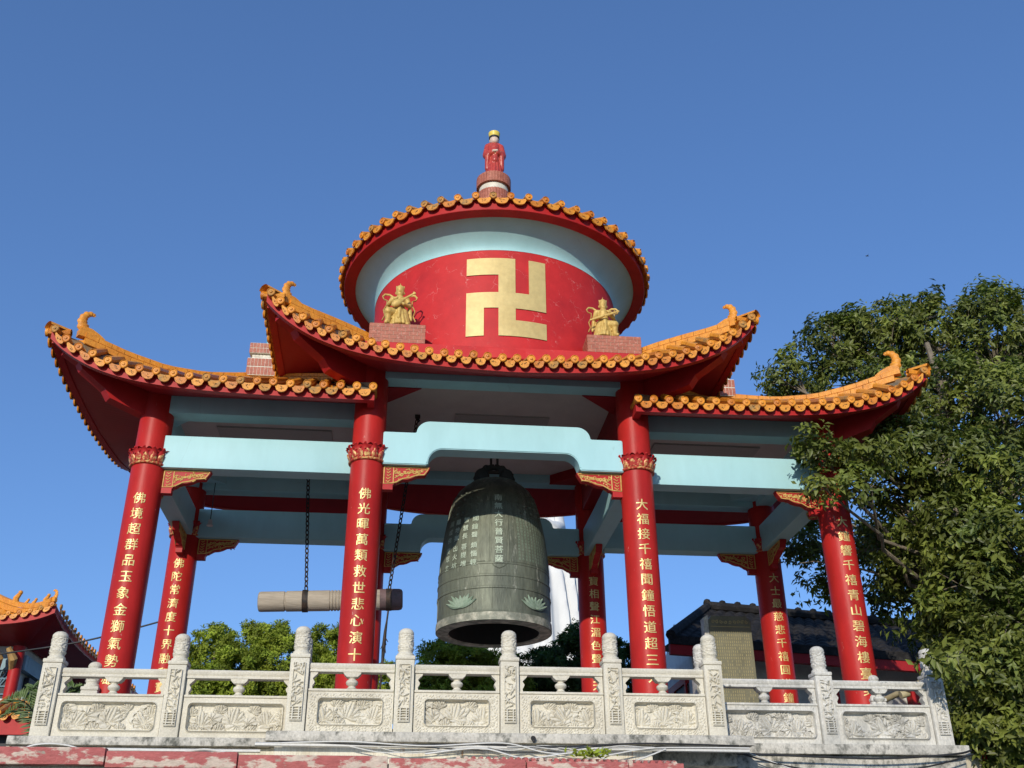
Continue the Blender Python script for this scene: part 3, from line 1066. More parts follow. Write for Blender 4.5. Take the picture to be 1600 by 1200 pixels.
def make_wing(m):
    """low side roof; m = -1 left, 1 right"""
    XO, XI, YO = 5.47, 1.60, 2.07

    def z_front(x):
        c = XO-abs(x)
        return 3.418+.645*math.exp(-c/.66)

    def z_side(y):
        c = YO-abs(y)
        return 3.80+.263*math.exp(-c/.75)
    root = MB()
    bt = .085

    def board(A, Nn, mb):
        n = len(A)
        Nn = Vector(Nn)
        Z = Vector((0, 0, 1))
        o0 = [Vector(p) for p in A]
        for k in range(n-1):
            a, b_ = o0[k], o0[k+1]
            q = [a, b_, b_+Z*.135, a+Z*.135]
            q2 = [p-Nn*bt for p in q]
            mb.add(q+q2, [(0, 1, 2, 3), (7, 6, 5, 4), (0, 4, 5, 1), (3, 2, 6, 7)])
        mb.add([o0[0], o0[0]-Nn*bt, o0[0]-Nn*bt+Z*.135, o0[0]+Z*.135], [(0, 1, 2, 3)])
        mb.add([o0[-1], o0[-1]-Nn*bt, o0[-1]-Nn*bt+Z*.135, o0[-1]+Z*.135], [(0, 1, 2, 3)])
    xs = np.linspace(XI, XO, 50)
    xs = np.concatenate([np.linspace(XI, XO-1.5, 14), np.linspace(XO-1.5, XO, 36)[1:]])
    ys = np.linspace(-YO, YO, 60)
    hipz = ([5.49, 5.2, 4.98, 4.7, 4.28, 3.86, 3.5, 3.15], [4.17, 4.15, 4.12, 4.07, 4.05, 4.13, 4.27, 4.42])
    AX, AY, AZ = 3.15, .5, 4.42

    def upper_front(x):
        x = abs(x)
        if x >= AX:
            s = (XO-x)/(XO-AX)
            return (m*x, YO+(AY-YO)*s, float(np.interp(-x, -np.array(hipz[0]), hipz[1])))
        s = (x-XI)/(AX-XI)
        return (m*x, YO+(AY-YO)*s, 3.66+(AZ-3.66)*s)

    def upper_side(y):
        a = abs(y)
        if a >= AY:
            s = (YO-a)/(YO-AY)
            x = XO+(AX-XO)*s
            return (m*x, y, float(np.interp(-x, -np.array(hipz[0]), hipz[1])))
        return (m*AX, y, AZ)
    top = MB()
    for sy_ in (-1, 1):
        A = [(m*x, sy_*(YO-.02), z_front(x)+.125) for x in xs]
        U = [(upper_front(x)[0], sy_*upper_front(x)[1], upper_front(x)[2]) for x in xs]
        top.strip(A, U)
    top.strip([(m*(XO-.02), y, z_side(y)+.125) for y in ys], [upper_side(y) for y in ys])
    yi = np.linspace(-1.8, 1.8, 12)
    top.strip([(m*1.79, y, 3.74) for y in yi], [(m*(1.79+(AX-1.79)*min(1, (2.0-abs(y))/1.5)), y*.5, 3.74+(AZ-3.74)*min(1, (2.0-abs(y))/1.5)) for y in yi])
    wing = top.build('wing_roof', 'tile_dark', pav)
    b = MB()
    for sy_ in (-1, 1):
        board([(m*x, sy_*YO, z_front(x)) for x in xs], (0, sy_, 0), b)
    board([(m*XO, y, z_side(y)) for y in ys[1:-1]], (m, 0, 0), b)
    for sy_ in (-1, 1):   # short return of the inner end
        yy = sorted((sy_*(YO-bt), sy_*(YB+.15)))
        b.box((min(m*XI, m*(XI+bt)), yy[0], 3.42), (max(m*XI, m*(XI+bt)), yy[1], 3.55))
    b.build('eave_board', 'red', wing, 30)
    # soffit
    b = MB()
    for sy_ in (-1, 1):
        b.strip([(m*x, sy_*(YO-bt+.01), z_front(x)+.012) for x in xs], [(m*min(max(x, 1.60), XA), sy_*(YA+.10), 3.70) for x in xs])
    b.strip([(m*(XO-bt+.01), y, z_side(y)+.012) for y in ys], [(m*(XA+.10), max(-YA, min(YA, y)), 3.70) for y in ys])
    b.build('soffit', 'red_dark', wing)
    # hip rafters under the outer corners
    for sy_ in (-1, 1):
        rafter(wing, (m*XA, sy_*YA), (m*(XO-.12), sy_*(YO-.12)), 3.36, 3.70, z_front(XO-.12)-.02)
    # tiles
    b = MB()
    for sy_ in (-1, 1):
        n = 20
        ts, L = resample(lambda x: (x, YO, z_front(x)), n, XI+.02, XO-.05)
        for i, x in enumerate(ts):
            x2 = ts[min(i+1, n)]
            x1 = ts[i] if i < n else ts[i-1]
            P = (m*x, sy_*YO, z_front(x))
            t = Vector((m*(x2-x1), 0, z_front(x2)-z_front(x1)))
            pit = t.length
            u = upper_front(x)
            inn = Vector((u[0], sy_*u[1], u[2]+.01))
            if abs(inn.y-sy_*YO) < .25:
                inn = Vector((m*x, sy_*(YO-.2), z_front(x)+.15))
            eave_tiles(b, P, t.normalized(), (0, sy_, 0), .138, inn, pit, i == n)
        corner_end_tile(b, (m*XO, sy_*YO, z_front(XO)), (m, sy_, 0))
    n = 22
    ts, L = resample(lambda y: (XO, y, z_side(y)), n, -YO+.07, YO-.07)
    for i, y in enumerate(ts):
        y2 = ts[min(i+1, n)]
        y1 = ts[i] if i < n else ts[i-1]
        t = Vector((0, y2-y1, z_side(y2)-z_side(y1)))
        u = upper_side(y)
        inn = Vector((u[0], y, u[2]+.01))
        if abs(u[0]-m*XO) < .25:
            inn = Vector((m*(XO-.2), y, z_side(y)+.15))
        eave_tiles(b, (m*XO, y, z_side(y)), t.normalized(), (m, 0, 0), .138, inn, t.length, i == n)
    b.build('eave_tiles', ['tile', 'tile', 'tile_mark', 'tile_b', 'tile_old'], wing, 40)
    # ridges and finials
    b = MB()
    for sy_ in (-1, 1):
        hp = [(m*x, sy_*(YO+(AY-YO)*(XO-x)/(XO-AX)), float(np.interp(-x, -np.array(hipz[0]), hipz[1]))-.02) for x in np.linspace(5.16, AX, 26)]
        ridge(b, hp, .12, .15)
        b.build('hip_ridge', 'tile', wing, 35)
        b = MB()
        ridge(b, [(m*(XI+.06+(AX-XI-.06)*s), sy_*(YO-.05+(AY-YO+.05)*s), 3.70+.72*s) for s in np.linspace(.30, 1, 10)], .11, .11)
        b.build('hip_ridge', 'tile', wing, 35)
        b = MB()
    ridge(b, [(m*AX, y, AZ) for y in np.linspace(-AY, AY, 6)], .12, .15)
    b.build('hip_ridge', 'tile', wing, 35)
    for sy_ in (-1, 1):
        b = MB()
        finial(b, (m*5.16, sy_*1.84, 4.21), (-m*.82, -sy_*.57, 0), .9)
        b.build('ridge_finial', 'tile', wing, 40)
    return wing


def rafter(parent, p, q, zlow, zin, zout):
    """cranked hip rafter from the column head to the corner of the eave"""
    a, b_ = Vector((p[0], p[1], 0)), Vector((q[0], q[1], 0))
    L = (b_-a).length
    d = (b_-a).normalized()
    s = d.cross(Vector((0, 0, 1)))
    w = .075
    lo = [(.0, zlow), (L*.50, zlow+.24*(zout-zlow)), (L*.56, zlow+.42*(zout-zlow)), (L*.80, zlow+.72*(zout-zlow)), (L*.84, zlow+.86*(zout-zlow)), (L*.985, zout)]
    hi = [(L*.985, zout+.05), (0, zin+.05)]
    poly = lo+hi
    n = len(poly)
    m = MB()
    vs = [a+d*x+Vector((0, 0, z))-s*w for x, z in poly]+[a+d*x+Vector((0, 0, z))+s*w for x, z in poly]
    m.add(vs, [tuple(range(n)), tuple(range(2*n-1, n-1, -1))]+[(i, i+n, (i+1) % n+n, (i+1) % n) for i in range(n)])
    m.build('hip_rafter', 'red', parent)


def make_main():
    XO, YO = 3.0, 2.53

    def z_front(x):
        c = XO-abs(x)
        return 3.63+.78*math.exp(-c/.70)+.012*abs(x)

    def z_side(y):
        c = YO-abs(y)
        return 4.325+.112*math.exp(-c/.7)
    bt = .085
    xs = np.concatenate([np.linspace(-XO, -XO+1.6, 30), np.linspace(-XO+1.6, XO-1.6, 16)[1:-1], np.linspace(XO-1.6, XO, 30)])
    ys = np.linspace(-YO, YO, 50)
    hx, hz = [2.98, 2.78, 2.52, 2.26, 1.95, 1.7, 1.3], [4.47, 4.48, 4.46, 4.46, 4.45, 4.42, 4.38]

    def hip(x):
        s = (XO-abs(x))/(XO-1.3)
        return YO+(1.3-YO)*s, float(np.interp(-abs(x), -np.array(hx), hz))

    def up_front(x):
        if abs(x) >= 1.3:
            y, z = hip(x)
            return (x, y, z)
        return (x, 1.3, 4.38-.02*(1-abs(x)/1.3))

    def up_side(y):
        if abs(y) >= 1.3:
            s = (YO-abs(y))/(YO-1.3)
            x = XO+(1.3-XO)*s
            return (x, y, float(np.interp(-x, -np.array(hx), hz)))
        return (1.3, y, 4.40)
    top = MB()
    for sy_ in (-1, 1):
        top.strip([(x, sy_*(YO-.02), z_front(x)+.125) for x in xs], [(up_front(x)[0], sy_*up_front(x)[1], up_front(x)[2]) for x in xs])
    for m in (-1, 1):
        top.strip([(m*(XO-.02), y, z_side(y)+.125) for y in ys], [(m*up_side(y)[0], y, up_side(y)[2]) for y in ys])
    root = top.build('main_roof', 'tile_dark', pav)
    b = MB()
    Z = Vector((0, 0, 1))

    def board(A, Nn):
        Nn = Vector(Nn)
        A = [Vector(p) for p in A]
        for k in range(len(A)-1):
            q = [A[k], A[k+1], A[k+1]+Z*.135, A[k]+Z*.135]
            q2 = [p-Nn*bt for p in q]
            b.add(q+q2, [(0, 1, 2, 3), (7, 6, 5, 4), (0, 4, 5, 1), (3, 2, 6, 7)])
        for p in (A[0], A[-1]):
            b.add([p, p-Nn*bt, p-Nn*bt+Z*.135, p+Z*.135], [(0, 1, 2, 3)])
    for sy_ in (-1, 1):
        board([(x, sy_*YO, z_front(x)) for x in xs], (0, sy_, 0))
    for m in (-1, 1):
        board([(m*XO, y, z_side(y)) for y in ys[1:-1]], (m, 0, 0))
    b.build('eave_board', 'red', root, 30)
    b = MB()
    for sy_ in (-1, 1):
        b.strip([(x, sy_*(YO-bt+.01), z_front(x)+.012) for x in xs], [(max(-XB, min(XB, x)), sy_*(YB+.10), 3.985) for x in xs])
    for m in (-1, 1):
        b.strip([(m*(XO-bt+.01), y, z_side(y)+.012) for y in ys], [(m*(XB+.10), max(-YB, min(YB, y)), 3.985) for y in ys])
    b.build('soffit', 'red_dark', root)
    for m in (-1, 1):
        for sy_ in (-1, 1):
            rafter(root, (m*XB, sy_*YB), (m*(XO-.12), sy_*(YO-.12)), 3.66, 4.02, z_front(XO-.12)-.03)
    b = MB()
    for sy_ in (-1, 1):
        n = 36
        ts, L = resample(lambda x: (x, YO, z_front(x)), n, -XO+.05, XO-.05)
        for i, x in enumerate(ts):
            x2, x1 = (ts[i+1], x) if i < n else (x, ts[i-1])
            t = Vector((x2-x1, 0, z_front(x2)-z_front(x1)))
            u = up_front(x)
            inn = Vector((x, sy_*u[1], u[2]+.01))
            if YO-u[1] < .25:
                inn = Vector((x, sy_*(YO-.2), z_front(x)+.15))
            eave_tiles(b, (x, sy_*YO, z_front(x)), t.normalized(), (0, sy_, 0), .145, inn, t.length, i == n)
    for m in (-1, 1):
        n = 27
        ts, L = resample(lambda y: (XO, y, z_side(y)), n, -YO+.07, YO-.07)
        for i, y in enumerate(ts):
            y2, y1 = (ts[i+1], y) if i < n else (y, ts[i-1])
            t = Vector((0, y2-y1, z_side(y2)-z_side(y1)))
            u = up_side(y)
            inn = Vector((m*u[0], y, u[2]+.01))
            if XO-u[0] < .25:
                inn = Vector((m*(XO-.2), y, z_side(y)+.15))
            eave_tiles(b, (m*XO, y, z_side(y)), t.normalized(), (m, 0, 0), .145, inn, t.length, i == n)
        for sy_ in (-1, 1):
            corner_end_tile(b, (m*XO, sy_*YO, z_front(XO)), (m, sy_, 0), zup=.13)
    b.build('eave_tiles', ['tile', 'tile', 'tile_mark', 'tile_b', 'tile_old'], root, 40)
    for m in (-1, 1):
        for sy_ in (-1, 1):
            b = MB()
            ridge(b, [(m*x, sy_*hip(x)[0], hip(x)[1]-.02) for x in np.linspace(2.76, 1.32, 18)], .11, .15)
            b.build('hip_ridge', 'tile', root, 35)
    for m in (-1, 1):
        for sy_ in (-1, 1):
            b = MB()
            finial(b, (m*2.76, sy_*2.33, 4.53), (-m*.78, -sy_*.62, 0), .82)
            b.build('ridge_finial', 'tile', root, 40)
    root.location.x += .07


make_wing(-1)
make_wing(1)
make_main()

# ------------------------------------------------------------------ drum and round roof
DX = .035
DR = 1.786
b = MB()
b.lathe([(DR+.03, 4.23), (DR+.03, 4.36), (DR+.0, 4.37), (DR, 4.9), (DR, 5.5), (DR, 5.92)], (DX, 0, 0), 96)
b.box((DX-1.84, -1.80, 4.225), (DX+1.84, 1.80, 4.385))
drum = b.build('drum', 'red_drum', pav, 30)
b = MB()
prof = [(DR+.004, 5.90), (DR+.006, 5.93)]
for i in range(1, 11):
    t = i/10
    prof.append((DR+.01+(2.096-DR)*t**1.25, 5.93+.30*t**.8))
b.lathe(prof, (DX, 0, 0), 96)
b.build('cove', 'cyan', drum, 40)
# emblem: a 5 x 5 figure of straight bars laid on the drum
xb_ = [-.535, -.30, -.11, .115, .30, .535]
zb_ = [4.555, 4.80, 4.965, 5.225, 5.465, 5.70]
zb_ = [4.565, 4.805, 4.985, 5.225, 5.50, 5.765]
rows = ['XXX.X', '..X.X', 'XXXXX', 'X.X..', 'X.XXX']
b = MB()
for rj, row in enumerate(rows):
    z1, z0 = zb_[5-rj], zb_[4-rj]
    for ci, ch in enumerate(row):
        if ch != 'X':
            continue
        n = 5
        pts, bot = [], []
        for z in (z0, z1):
            for i in range(n):
                s = xb_[ci]+(xb_[ci+1]-xb_[ci])*i/(n-1)
                a = -PI/2+s/DR
                pts.append((DX+(DR+.012)*math.cos(a), (DR+.012)*math.sin(a), z))
        b.grid(pts, n, 2)
        for (i0, i1) in ((0, n), (n-1, 2*n-1)):
            p0, p1 = pts[i0], pts[i1]
            k = (DR-.002)/(DR+.012)
            q = [p0, p1, (DX+(p1[0]-DX)*k, p1[1]*k, p1[2]), (DX+(p0[0]-DX)*k, p0[1]*k, p0[2])]
            nb = ci+(-1 if i0 == 0 else 1)
            if not (0 <= nb < 5 and row[nb] == 'X'):
                b.add(q, [(0, 1, 2, 3)])
b.build('emblem', 'gold_flat', drum, fix=False)

ZR = 6.22
b = MB()
b.lathe([(2.095, ZR), (2.257, ZR), (2.262, ZR+.005), (2.262, ZR+.15), (2.2, ZR+.155)], (DX, 0, 0), 120)
rr = b.build('round_roof', 'red', pav, 30)
b = MB()
b.lathe([(2.255, ZR+.156), (1.6, ZR+.46), (.9, ZR+.75), (.3, ZR+1.05)], (DX, 0, 0), 120)
b.build('roof_shell', 'tile_dark', rr, 30)
b = MB()
NT = 62
for i in range(NT):
    a = 2*PI*(i+.5)/NT
    a2 = 2*PI*(i+1.5)/NT
    P = Vector((DX+2.262*math.cos(a), 2.262*math.sin(a), ZR))
    P2 = Vector((DX+2.262*math.cos(a2), 2.262*math.sin(a2), ZR))
    Nn = (math.cos((a+a2)/2), math.sin((a+a2)/2), 0)
    inn = (DX+.35*math.cos(a), .35*math.sin(a), ZR+1.05)
    eave_tiles(b, P, (P2-P).normalized(), Nn, .172, inn, (P2-P).length)
b.build('eave_tiles', ['tile', 'tile', 'tile_mark', 'tile_b', 'tile_old'], rr, 40)


# ------------------------------------------------------------------ statues and pedestals
def blob(caps, vox=.012, smooth_it=2):
    """one continuous skin over a set of tapered capsules ((p0, r0), (p1, r1))"""
    bm = bmesh.new()
    for (p0, r0), (p1, r1) in caps:
        p0, p1 = Vector(p0), Vector(p1)
        n = max(2, int((p1-p0).length/(min(r0, r1)*.5))+1)
        for i in range(n+1):
            t = i/n
            mtx = Matrix.Translation(p0.lerp(p1, t))@Matrix.Scale(r0+(r1-r0)*t, 4)
            bmesh.ops.create_icosphere(bm, subdivisions=2, radius=1, matrix=mtx)
    me = bpy.data.meshes.new('skin')
    bm.to_mesh(me)
    bm.free()
    ob = bpy.data.objects.new('skin', me)
    COL.objects.link(ob)
    md = ob.modifiers.new('r', 'REMESH')
    md.mode = 'VOXEL'
    md.voxel_size = vox
    sm = ob.modifiers.new('s', 'SMOOTH')
    sm.iterations = smooth_it
    dg = bpy.context.evaluated_depsgraph_get()
    ev = ob.evaluated_get(dg)
    m2 = ev.to_mesh()
    vs = [tuple(v.co) for v in m2.vertices]
    fs = [tuple(p.vertices) for p in m2.polygons]
    ev.to_mesh_clear()
    bpy.data.objects.remove(ob)
    bpy.data.meshes.remove(me)
    return vs, fs


def place(pts, o, s=1.0, rz=0.0, mir=1):
    c, n = math.cos(rz), math.sin(rz)
    return [(o[0]+s*(mir*p[0]*c-p[1]*n), o[1]+s*(mir*p[0]*n+p[1]*c), o[2]+s*p[2]) for p in pts]


def king(loc, label, holds, mir, sc=1.0):
    t = thing('guardian_statue', label, 'statue', loc, 'gold guardian statues on the main roof')
    caps = [(((0, 0, .26), .066), ((0, -.005, .40), .074)),           # trunk with armour
            (((-.085, 0, .415), .043), ((.085, 0, .415), .043)),      # shoulders
            (((0, 0, .30), .070), ((0, -.01, .20), .085)),            # waist and skirt
            (((0, -.0, .22), .088), ((.02, .0, .03), .105)),
            (((.05, -.02, .22), .06), ((.10, -.03, .03), .055)),      # standing leg
            (((-.04, -.03, .22), .065), ((-.13, -.09, .19), .055)),   # bent knee
            (((-.13, -.09, .19), .045), ((-.135, -.06, .06), .036)),
            (((-.135, -.06, .03), .035), ((-.15, -.12, .02), .028)),  # boot
            (((.10, -.03, .03), .036), ((.11, -.09, .02), .028)),
            (((0, 0, .44), .034), ((0, -.008, .475), .034)),          # neck
            (((0, -.012, .52), .053), ((0, -.022, .49), .043)),       # head
            (((0, -.066, .51), .012), ((0, -.062, .52), .009)),       # nose
            (((-.052, -.01, .51), .014), ((-.052, -.01, .495), .01)), (((.052, -.01, .51), .014), ((.052, -.01, .495), .01)),
            (((0, -.012, .552), .056), ((0, -.012, .57), .052)),      # crown band
            (((-.042, -.02, .575), .014), ((-.052, -.02, .605), .007)),
            (((.042, -.02, .575), .014), ((.052, -.02, .605), .007)),
            (((0, -.02, .575), .028), ((0, -.015, .62), .012)),
            (((0, -.012, .62), .010), ((0, -.012, .665), .004)),
            (((.095, 0, .41), .036), ((.125, -.02, .31), .030)),      # upper arms
            (((.125, -.02, .31), .030), ((.05, -.115, .29), .022)),
            (((-.095, 0, .41), .036), ((-.13, -.03, .33), .030)),
            (((-.13, -.03, .33), .030), ((-.055, -.12, .36), .021)),
            (((.05, -.115, .29), .024), ((.02, -.125, .30), .018)),
            (((-.055, -.12, .36), .024), ((-.03, -.125, .375), .016)),
            (((.13, .01, .27), .030), ((.15, .02, .14), .018)),        # hanging sleeves
            (((-.14, .01, .30), .028), ((-.155, .03, .18), .014))]
    for k in range(7):                                                # skirt folds
        a = R(200+k*23)
        caps.append((((.08*math.cos(a), .08*math.sin(a), .23), .018), ((.02+.115*math.cos(a), .115*math.sin(a), .03), .022)))
    caps.append((((-.09, -.02, .245), .018), ((.09, -.02, .245), .018)))
    caps.append((((0, -.09, .24), .03), ((0, -.115, .10), .022)))
    vs, fs = blob(caps, .0075, 1)
    b = MB()
    b.add(place(vs, loc, sc, 0, mir), fs)
    b.build('body', 'gold', t, 60)
    b = MB()
    for s in (-1, 1):                                                 # scarf loops beside the head
        pts = [(s*.04, .03, .42), (s*.08, .045, .475), (s*.13, .05, .515), (s*.185, .045, .515), (s*.215, .035, .475), (s*.20, .025, .43), (s*.155, .02, .41), (s*.16, .02, .34), (s*.195, .02, .27), (s*.175, .02, .19), (s*.205, .02, .12)]
        b.tube(place(pts, loc, sc, 0, mir), .014*sc, 6, flat=.6)
    b.build('scarf', 'gold', t, 60)
    b = MB()
    if holds == 'lute':
        p0, p1 = Vector((-.06, -.135, .27)), Vector((.19, -.12, .46))
        d = (p1-p0)
        pts = [p0+d*q for q in (-.14, -.06, .04, .18, .32, .45, .9, .96, 1.0)]
        rs = [.008, .035, .052, .05, .036, .016, .013, .026, .016]
        b.tube(place(pts, loc, sc, 0, mir), [r*sc for r in rs], 10, flat=.55)
        b.build('lute', 'gold', t, 60)
    else:
        p0, p1 = Vector((-.15, -.12, .37)), Vector((.21, -.13, .22))
        d = (p1-p0)
        pts = [p0+d*q for q in (-.12, -.08, 0, .02, .03, .05, .06, .95, 1.0)]
        rs = [.012, .014, .012, .012, .034, .034, .016, .012, .003]
        b.tube(place(pts, loc, sc, 0, mir), [r*sc for r in rs], 8, flat=.5)
        b.build('sword', 'gold', t, 60)
    return t


def brick_block(name, label, x0, x1, y0, y1, z0, z1, rows, per, mats, vertical=False, group=None):
    """pedestal faced with small mosaic bricks standing proud of pale joints"""
    b = MB()
    b.box((x0+.004, y0+.004, z0), (x1-.004, y1-.004, z1-.003), 1)
    hh = (z1-z0)/rows
    for r in range(rows):
        off = 0 if r % 2 == 0 or vertical else .5
        for face in 'fblr':
            L = (x1-x0) if face in 'fb' else (y1-y0)
            n = max(2, int(round(L/per)))
            for k in range(-1, n):
                a = max(0, (k+off+.04)/n)
                c = min(1, (k+1+off-.04)/n)
                if c-a < .02 or a >= 1:
                    continue
                za, zc = z0+r*hh+.003, z0+(r+1)*hh-.003
                if face == 'f':
                    b.box((x0+a*L, y0, za), (x0+c*L, y0+.006, zc))
                elif face == 'b':
                    b.box((x0+a*L, y1-.006, za), (x0+c*L, y1, zc))
                elif face == 'l':
                    b.box((x0, y0+.007+a*(L-.014), za), (x0+.006, y0+.007+c*(L-.014), zc))
                else:
                    b.box((x1-.006, y0+.007+a*(L-.014), za), (x1, y0+.007+c*(L-.014), zc))
    o = b.build(name, mats, loc=((x0+x1)/2, (y0+y1)/2, z0))
    return tag(o, label, 'pedestal', group)


brick_block('statue_pedestal', 'brick pedestal under the lute-holding gold guardian statue', -1.73, -1.015, -1.795, -1.18, 4.388, 4.665, 5, .10, ['brick', 'joint'], group='brick pedestals on the main roof')
brick_block('statue_pedestal', 'brick pedestal under the sword-bearing gold guardian statue', 1.085, 1.80, -1.795, -1.18, 4.388, 4.645, 5, .10, ['brick', 'joint'], group='brick pedestals on the main roof')
king((-1.365, -1.665, 4.665), 'gold guardian statue holding a lute beside the red drum', 'lute', 1, 1.05)
king((1.34, -1.665, 4.645), 'gold guardian statue with a sword across its chest beside the red drum', 'sword', -1, 1.0)


def wing_pedestal(m, label, slabel):
    t = thing('statue_pedestal', label, 'pedestal', (m*3.13, -.45, 4.40), 'stepped mosaic pedestals on the wing roofs')
    for nm, hw, z0, z1, mt in (('base', .26, 4.40, 4.66, 'brick'), ('neck', .21, 4.66, 4.745, 'cream_tile'), ('cap', .25, 4.745, 4.90, 'brick')):
        b = MB()
        cx, cy = m*3.13, -.45
        b.box((cx-hw+.004, cy-hw+.004, z0), (cx+hw-.004, cy+hw-.004, z1))
        n = int(hw*2/.045)
        for k in range(n):
            a, c = -hw+2*hw*(k+.06)/n, -hw+2*hw*(k+.94)/n
            for rr_ in range(2):
                za, zc = z0+(z1-z0)*(rr_*.5+.03), z0+(z1-z0)*(rr_*.5+.47)
                b.box((cx+a, cy-hw, za), (cx+c, cy-hw+.005, zc), 1)
                b.box((cx-hw, cy+a, za), (cx-hw+.005, cy+c, zc), 1)
                b.box((cx+hw-.005, cy+a, za), (cx+hw, cy+c, zc), 1)
        b.build(nm, ['cream_tile', mt], t)
    robed((m*3.10, -.45, 4.90), slabel, 'robe_blue', .60, m)


def robed(loc, label, robe, s, m=1):
    t = thing('robed_statue', label, 'statue', loc)
    caps = [(((0, 0, .04), .185), ((0, 0, .30), .165)), (((0, 0, .30), .165), ((0, 0, .62), .14)), (((-.10, 0, .70), .075), ((.10, 0, .70), .075)),
            (((-.15, -.01, .66), .08), ((-.185, -.05, .46), .085)), (((.15, -.01, .66), .08), ((.185, -.05, .46), .085)),
            (((-.185, -.05, .46), .085), ((-.05, -.16, .45), .065)), (((.185, -.05, .46), .085), ((.05, -.16, .45), .065)),
            (((-.15, -.09, .42), .075), ((-.17, -.08, .14), .05)), (((.15, -.09, .42), .075), ((.17, -.08, .14), .05)),
            (((0, -.09, .50), .10), ((0, -.12, .30), .085)), (((0, 0, .74), .075), ((0, 0, .78), .06))]
    for k in range(9):
        a = R(185+k*21)
        caps.append((((.13*math.cos(a), .12*math.sin(a), .42), .022), ((.19*math.cos(a), .18*math.sin(a), .02), .034)))
    vs, fs = blob(caps, .012, 1)
    b = MB()
    b.add(place([(p[0]*.78, p[1]*.9, p[2]) for p in vs], loc, s), fs)
    b.build('body', robe, t, 60)
    caps = [(((0, -.005, .845), .085), ((0, -.025, .80), .068)), (((0, -.075, .83), .016), ((0, -.072, .85), .012)),
            (((-.073, 0, .83), .018), ((-.073, 0, .80), .012)), (((.073, 0, .83), .018), ((.073, 0, .80), .012)),
            (((-.03, -.19, .45), .028), ((.03, -.19, .46), .028))]
    vs, fs = blob(caps, .010)
    b = MB()
    b.add(place(vs, loc, s), fs)
    b.build('face_and_hands', 'skin', t, 60)
    b = MB()
    b.lathe([(.088*s, .868*s), (.094*s, .872*s), (.094*s, .905*s), (.08*s, .91*s)], loc, 20)
    b.build('hat_band', 'cable_b', t, 40)
    b = MB()
    b.lathe([(.0005, .905*s), (.088*s, .905*s), (.098*s, .935*s), (.104*s, .995*s), (.07*s, 1.015*s), (.0005, 1.015*s)], loc, 20)
    b.build('crown', 'yellow', t, 40)
    return t


# pedestal of the topmost figure
tp = thing('statue_pedestal', 'round ribbed brick pedestal on the peak of the round roof', 'pedestal', (DX-.02, 0, 7.1))
c0 = (DX-.02, 0, 0)


def ribbed(mb, r, z0, z1, n, k=.94):
    for i in range(n):
        a0, a1 = 2*PI*(i+.06)/n, 2*PI*(i+.94)/n
        am = (a0+a1)/2
        P = [(r*math.cos(a0), r*math.sin(a0)), (r*1.012*math.cos(am), r*1.012*math.sin(am)), (r*math.cos(a1), r*math.sin(a1)), (r*k*math.cos(a1), r*k*math.sin(a1)), (r*k*math.cos(a0), r*k*math.sin(a0))]
        mb.prism([(p[0]+c0[0], p[1]+c0[1]) for p in P], 'z', z0, z1)
    mb.lathe([(.001, z0), (r*.965, z0), (r*.965, z1-.002), (.001, z1-.002)], c0, 40)


b = MB()
ribbed(b, .265, 7.1, 8.175, 34)
b.build('base', 'brick', tp, 30)
b = MB()
b.lathe([(.001, 8.18), (.235, 8.18), (.235, 8.30), (.001, 8.30)], c0, 40)
b.build('neck', 'cream_tile', tp, 30)
b = MB()
ribbed(b, .275, 8.305, 8.49, 36)
b.build('cap', 'brick', tp, 30)
robed((DX-.02, -.08, 8.49), 'red robed statue with a yellow crown on the peak of the round roof', 'robe_red', .925)
wing_pedestal(-1, 'stepped mosaic pedestal on the left wing roof beside the upswept corner', 'small blue robed statue half hidden behind the left corner of the main roof')
wing_pedestal(1, 'stepped mosaic pedestal peeping out behind the right corner of the main roof', 'small blue robed statue on the right wing roof hidden by the main roof corner')

# ------------------------------------------------------------------ bell
BX, BY = .035, 0.0
BP = [(.745, 1.145), (.75, 1.16), (.752, 1.20), (.748, 1.245), (.741, 1.255), (.738, 1.30), (.736, 1.50), (.737, 1.545), (.746, 1.552), (.746, 1.575), (.738, 1.582), (.737, 1.70), (.744, 1.707), (.744, 1.728), (.735, 1.735),
      (.731, 1.86), (.737, 1.866), (.737, 1.885), (.728, 1.892), (.72, 2.05), (.705, 2.20), (.685, 2.36), (.662, 2.50), (.637, 2.63), (.612, 2.73), (.618, 2.737), (.612, 2.75), (.585, 2.86), (.55, 2.96), (.50, 3.05), (.43, 3.12), (.35, 3.165), (.345, 3.19), (.30, 3.215), (.18, 3.25), (.0005, 3.26)]


def bell_r(z):
    return float(np.interp(z, [p[1] for p in BP], [p[0] for p in BP]))


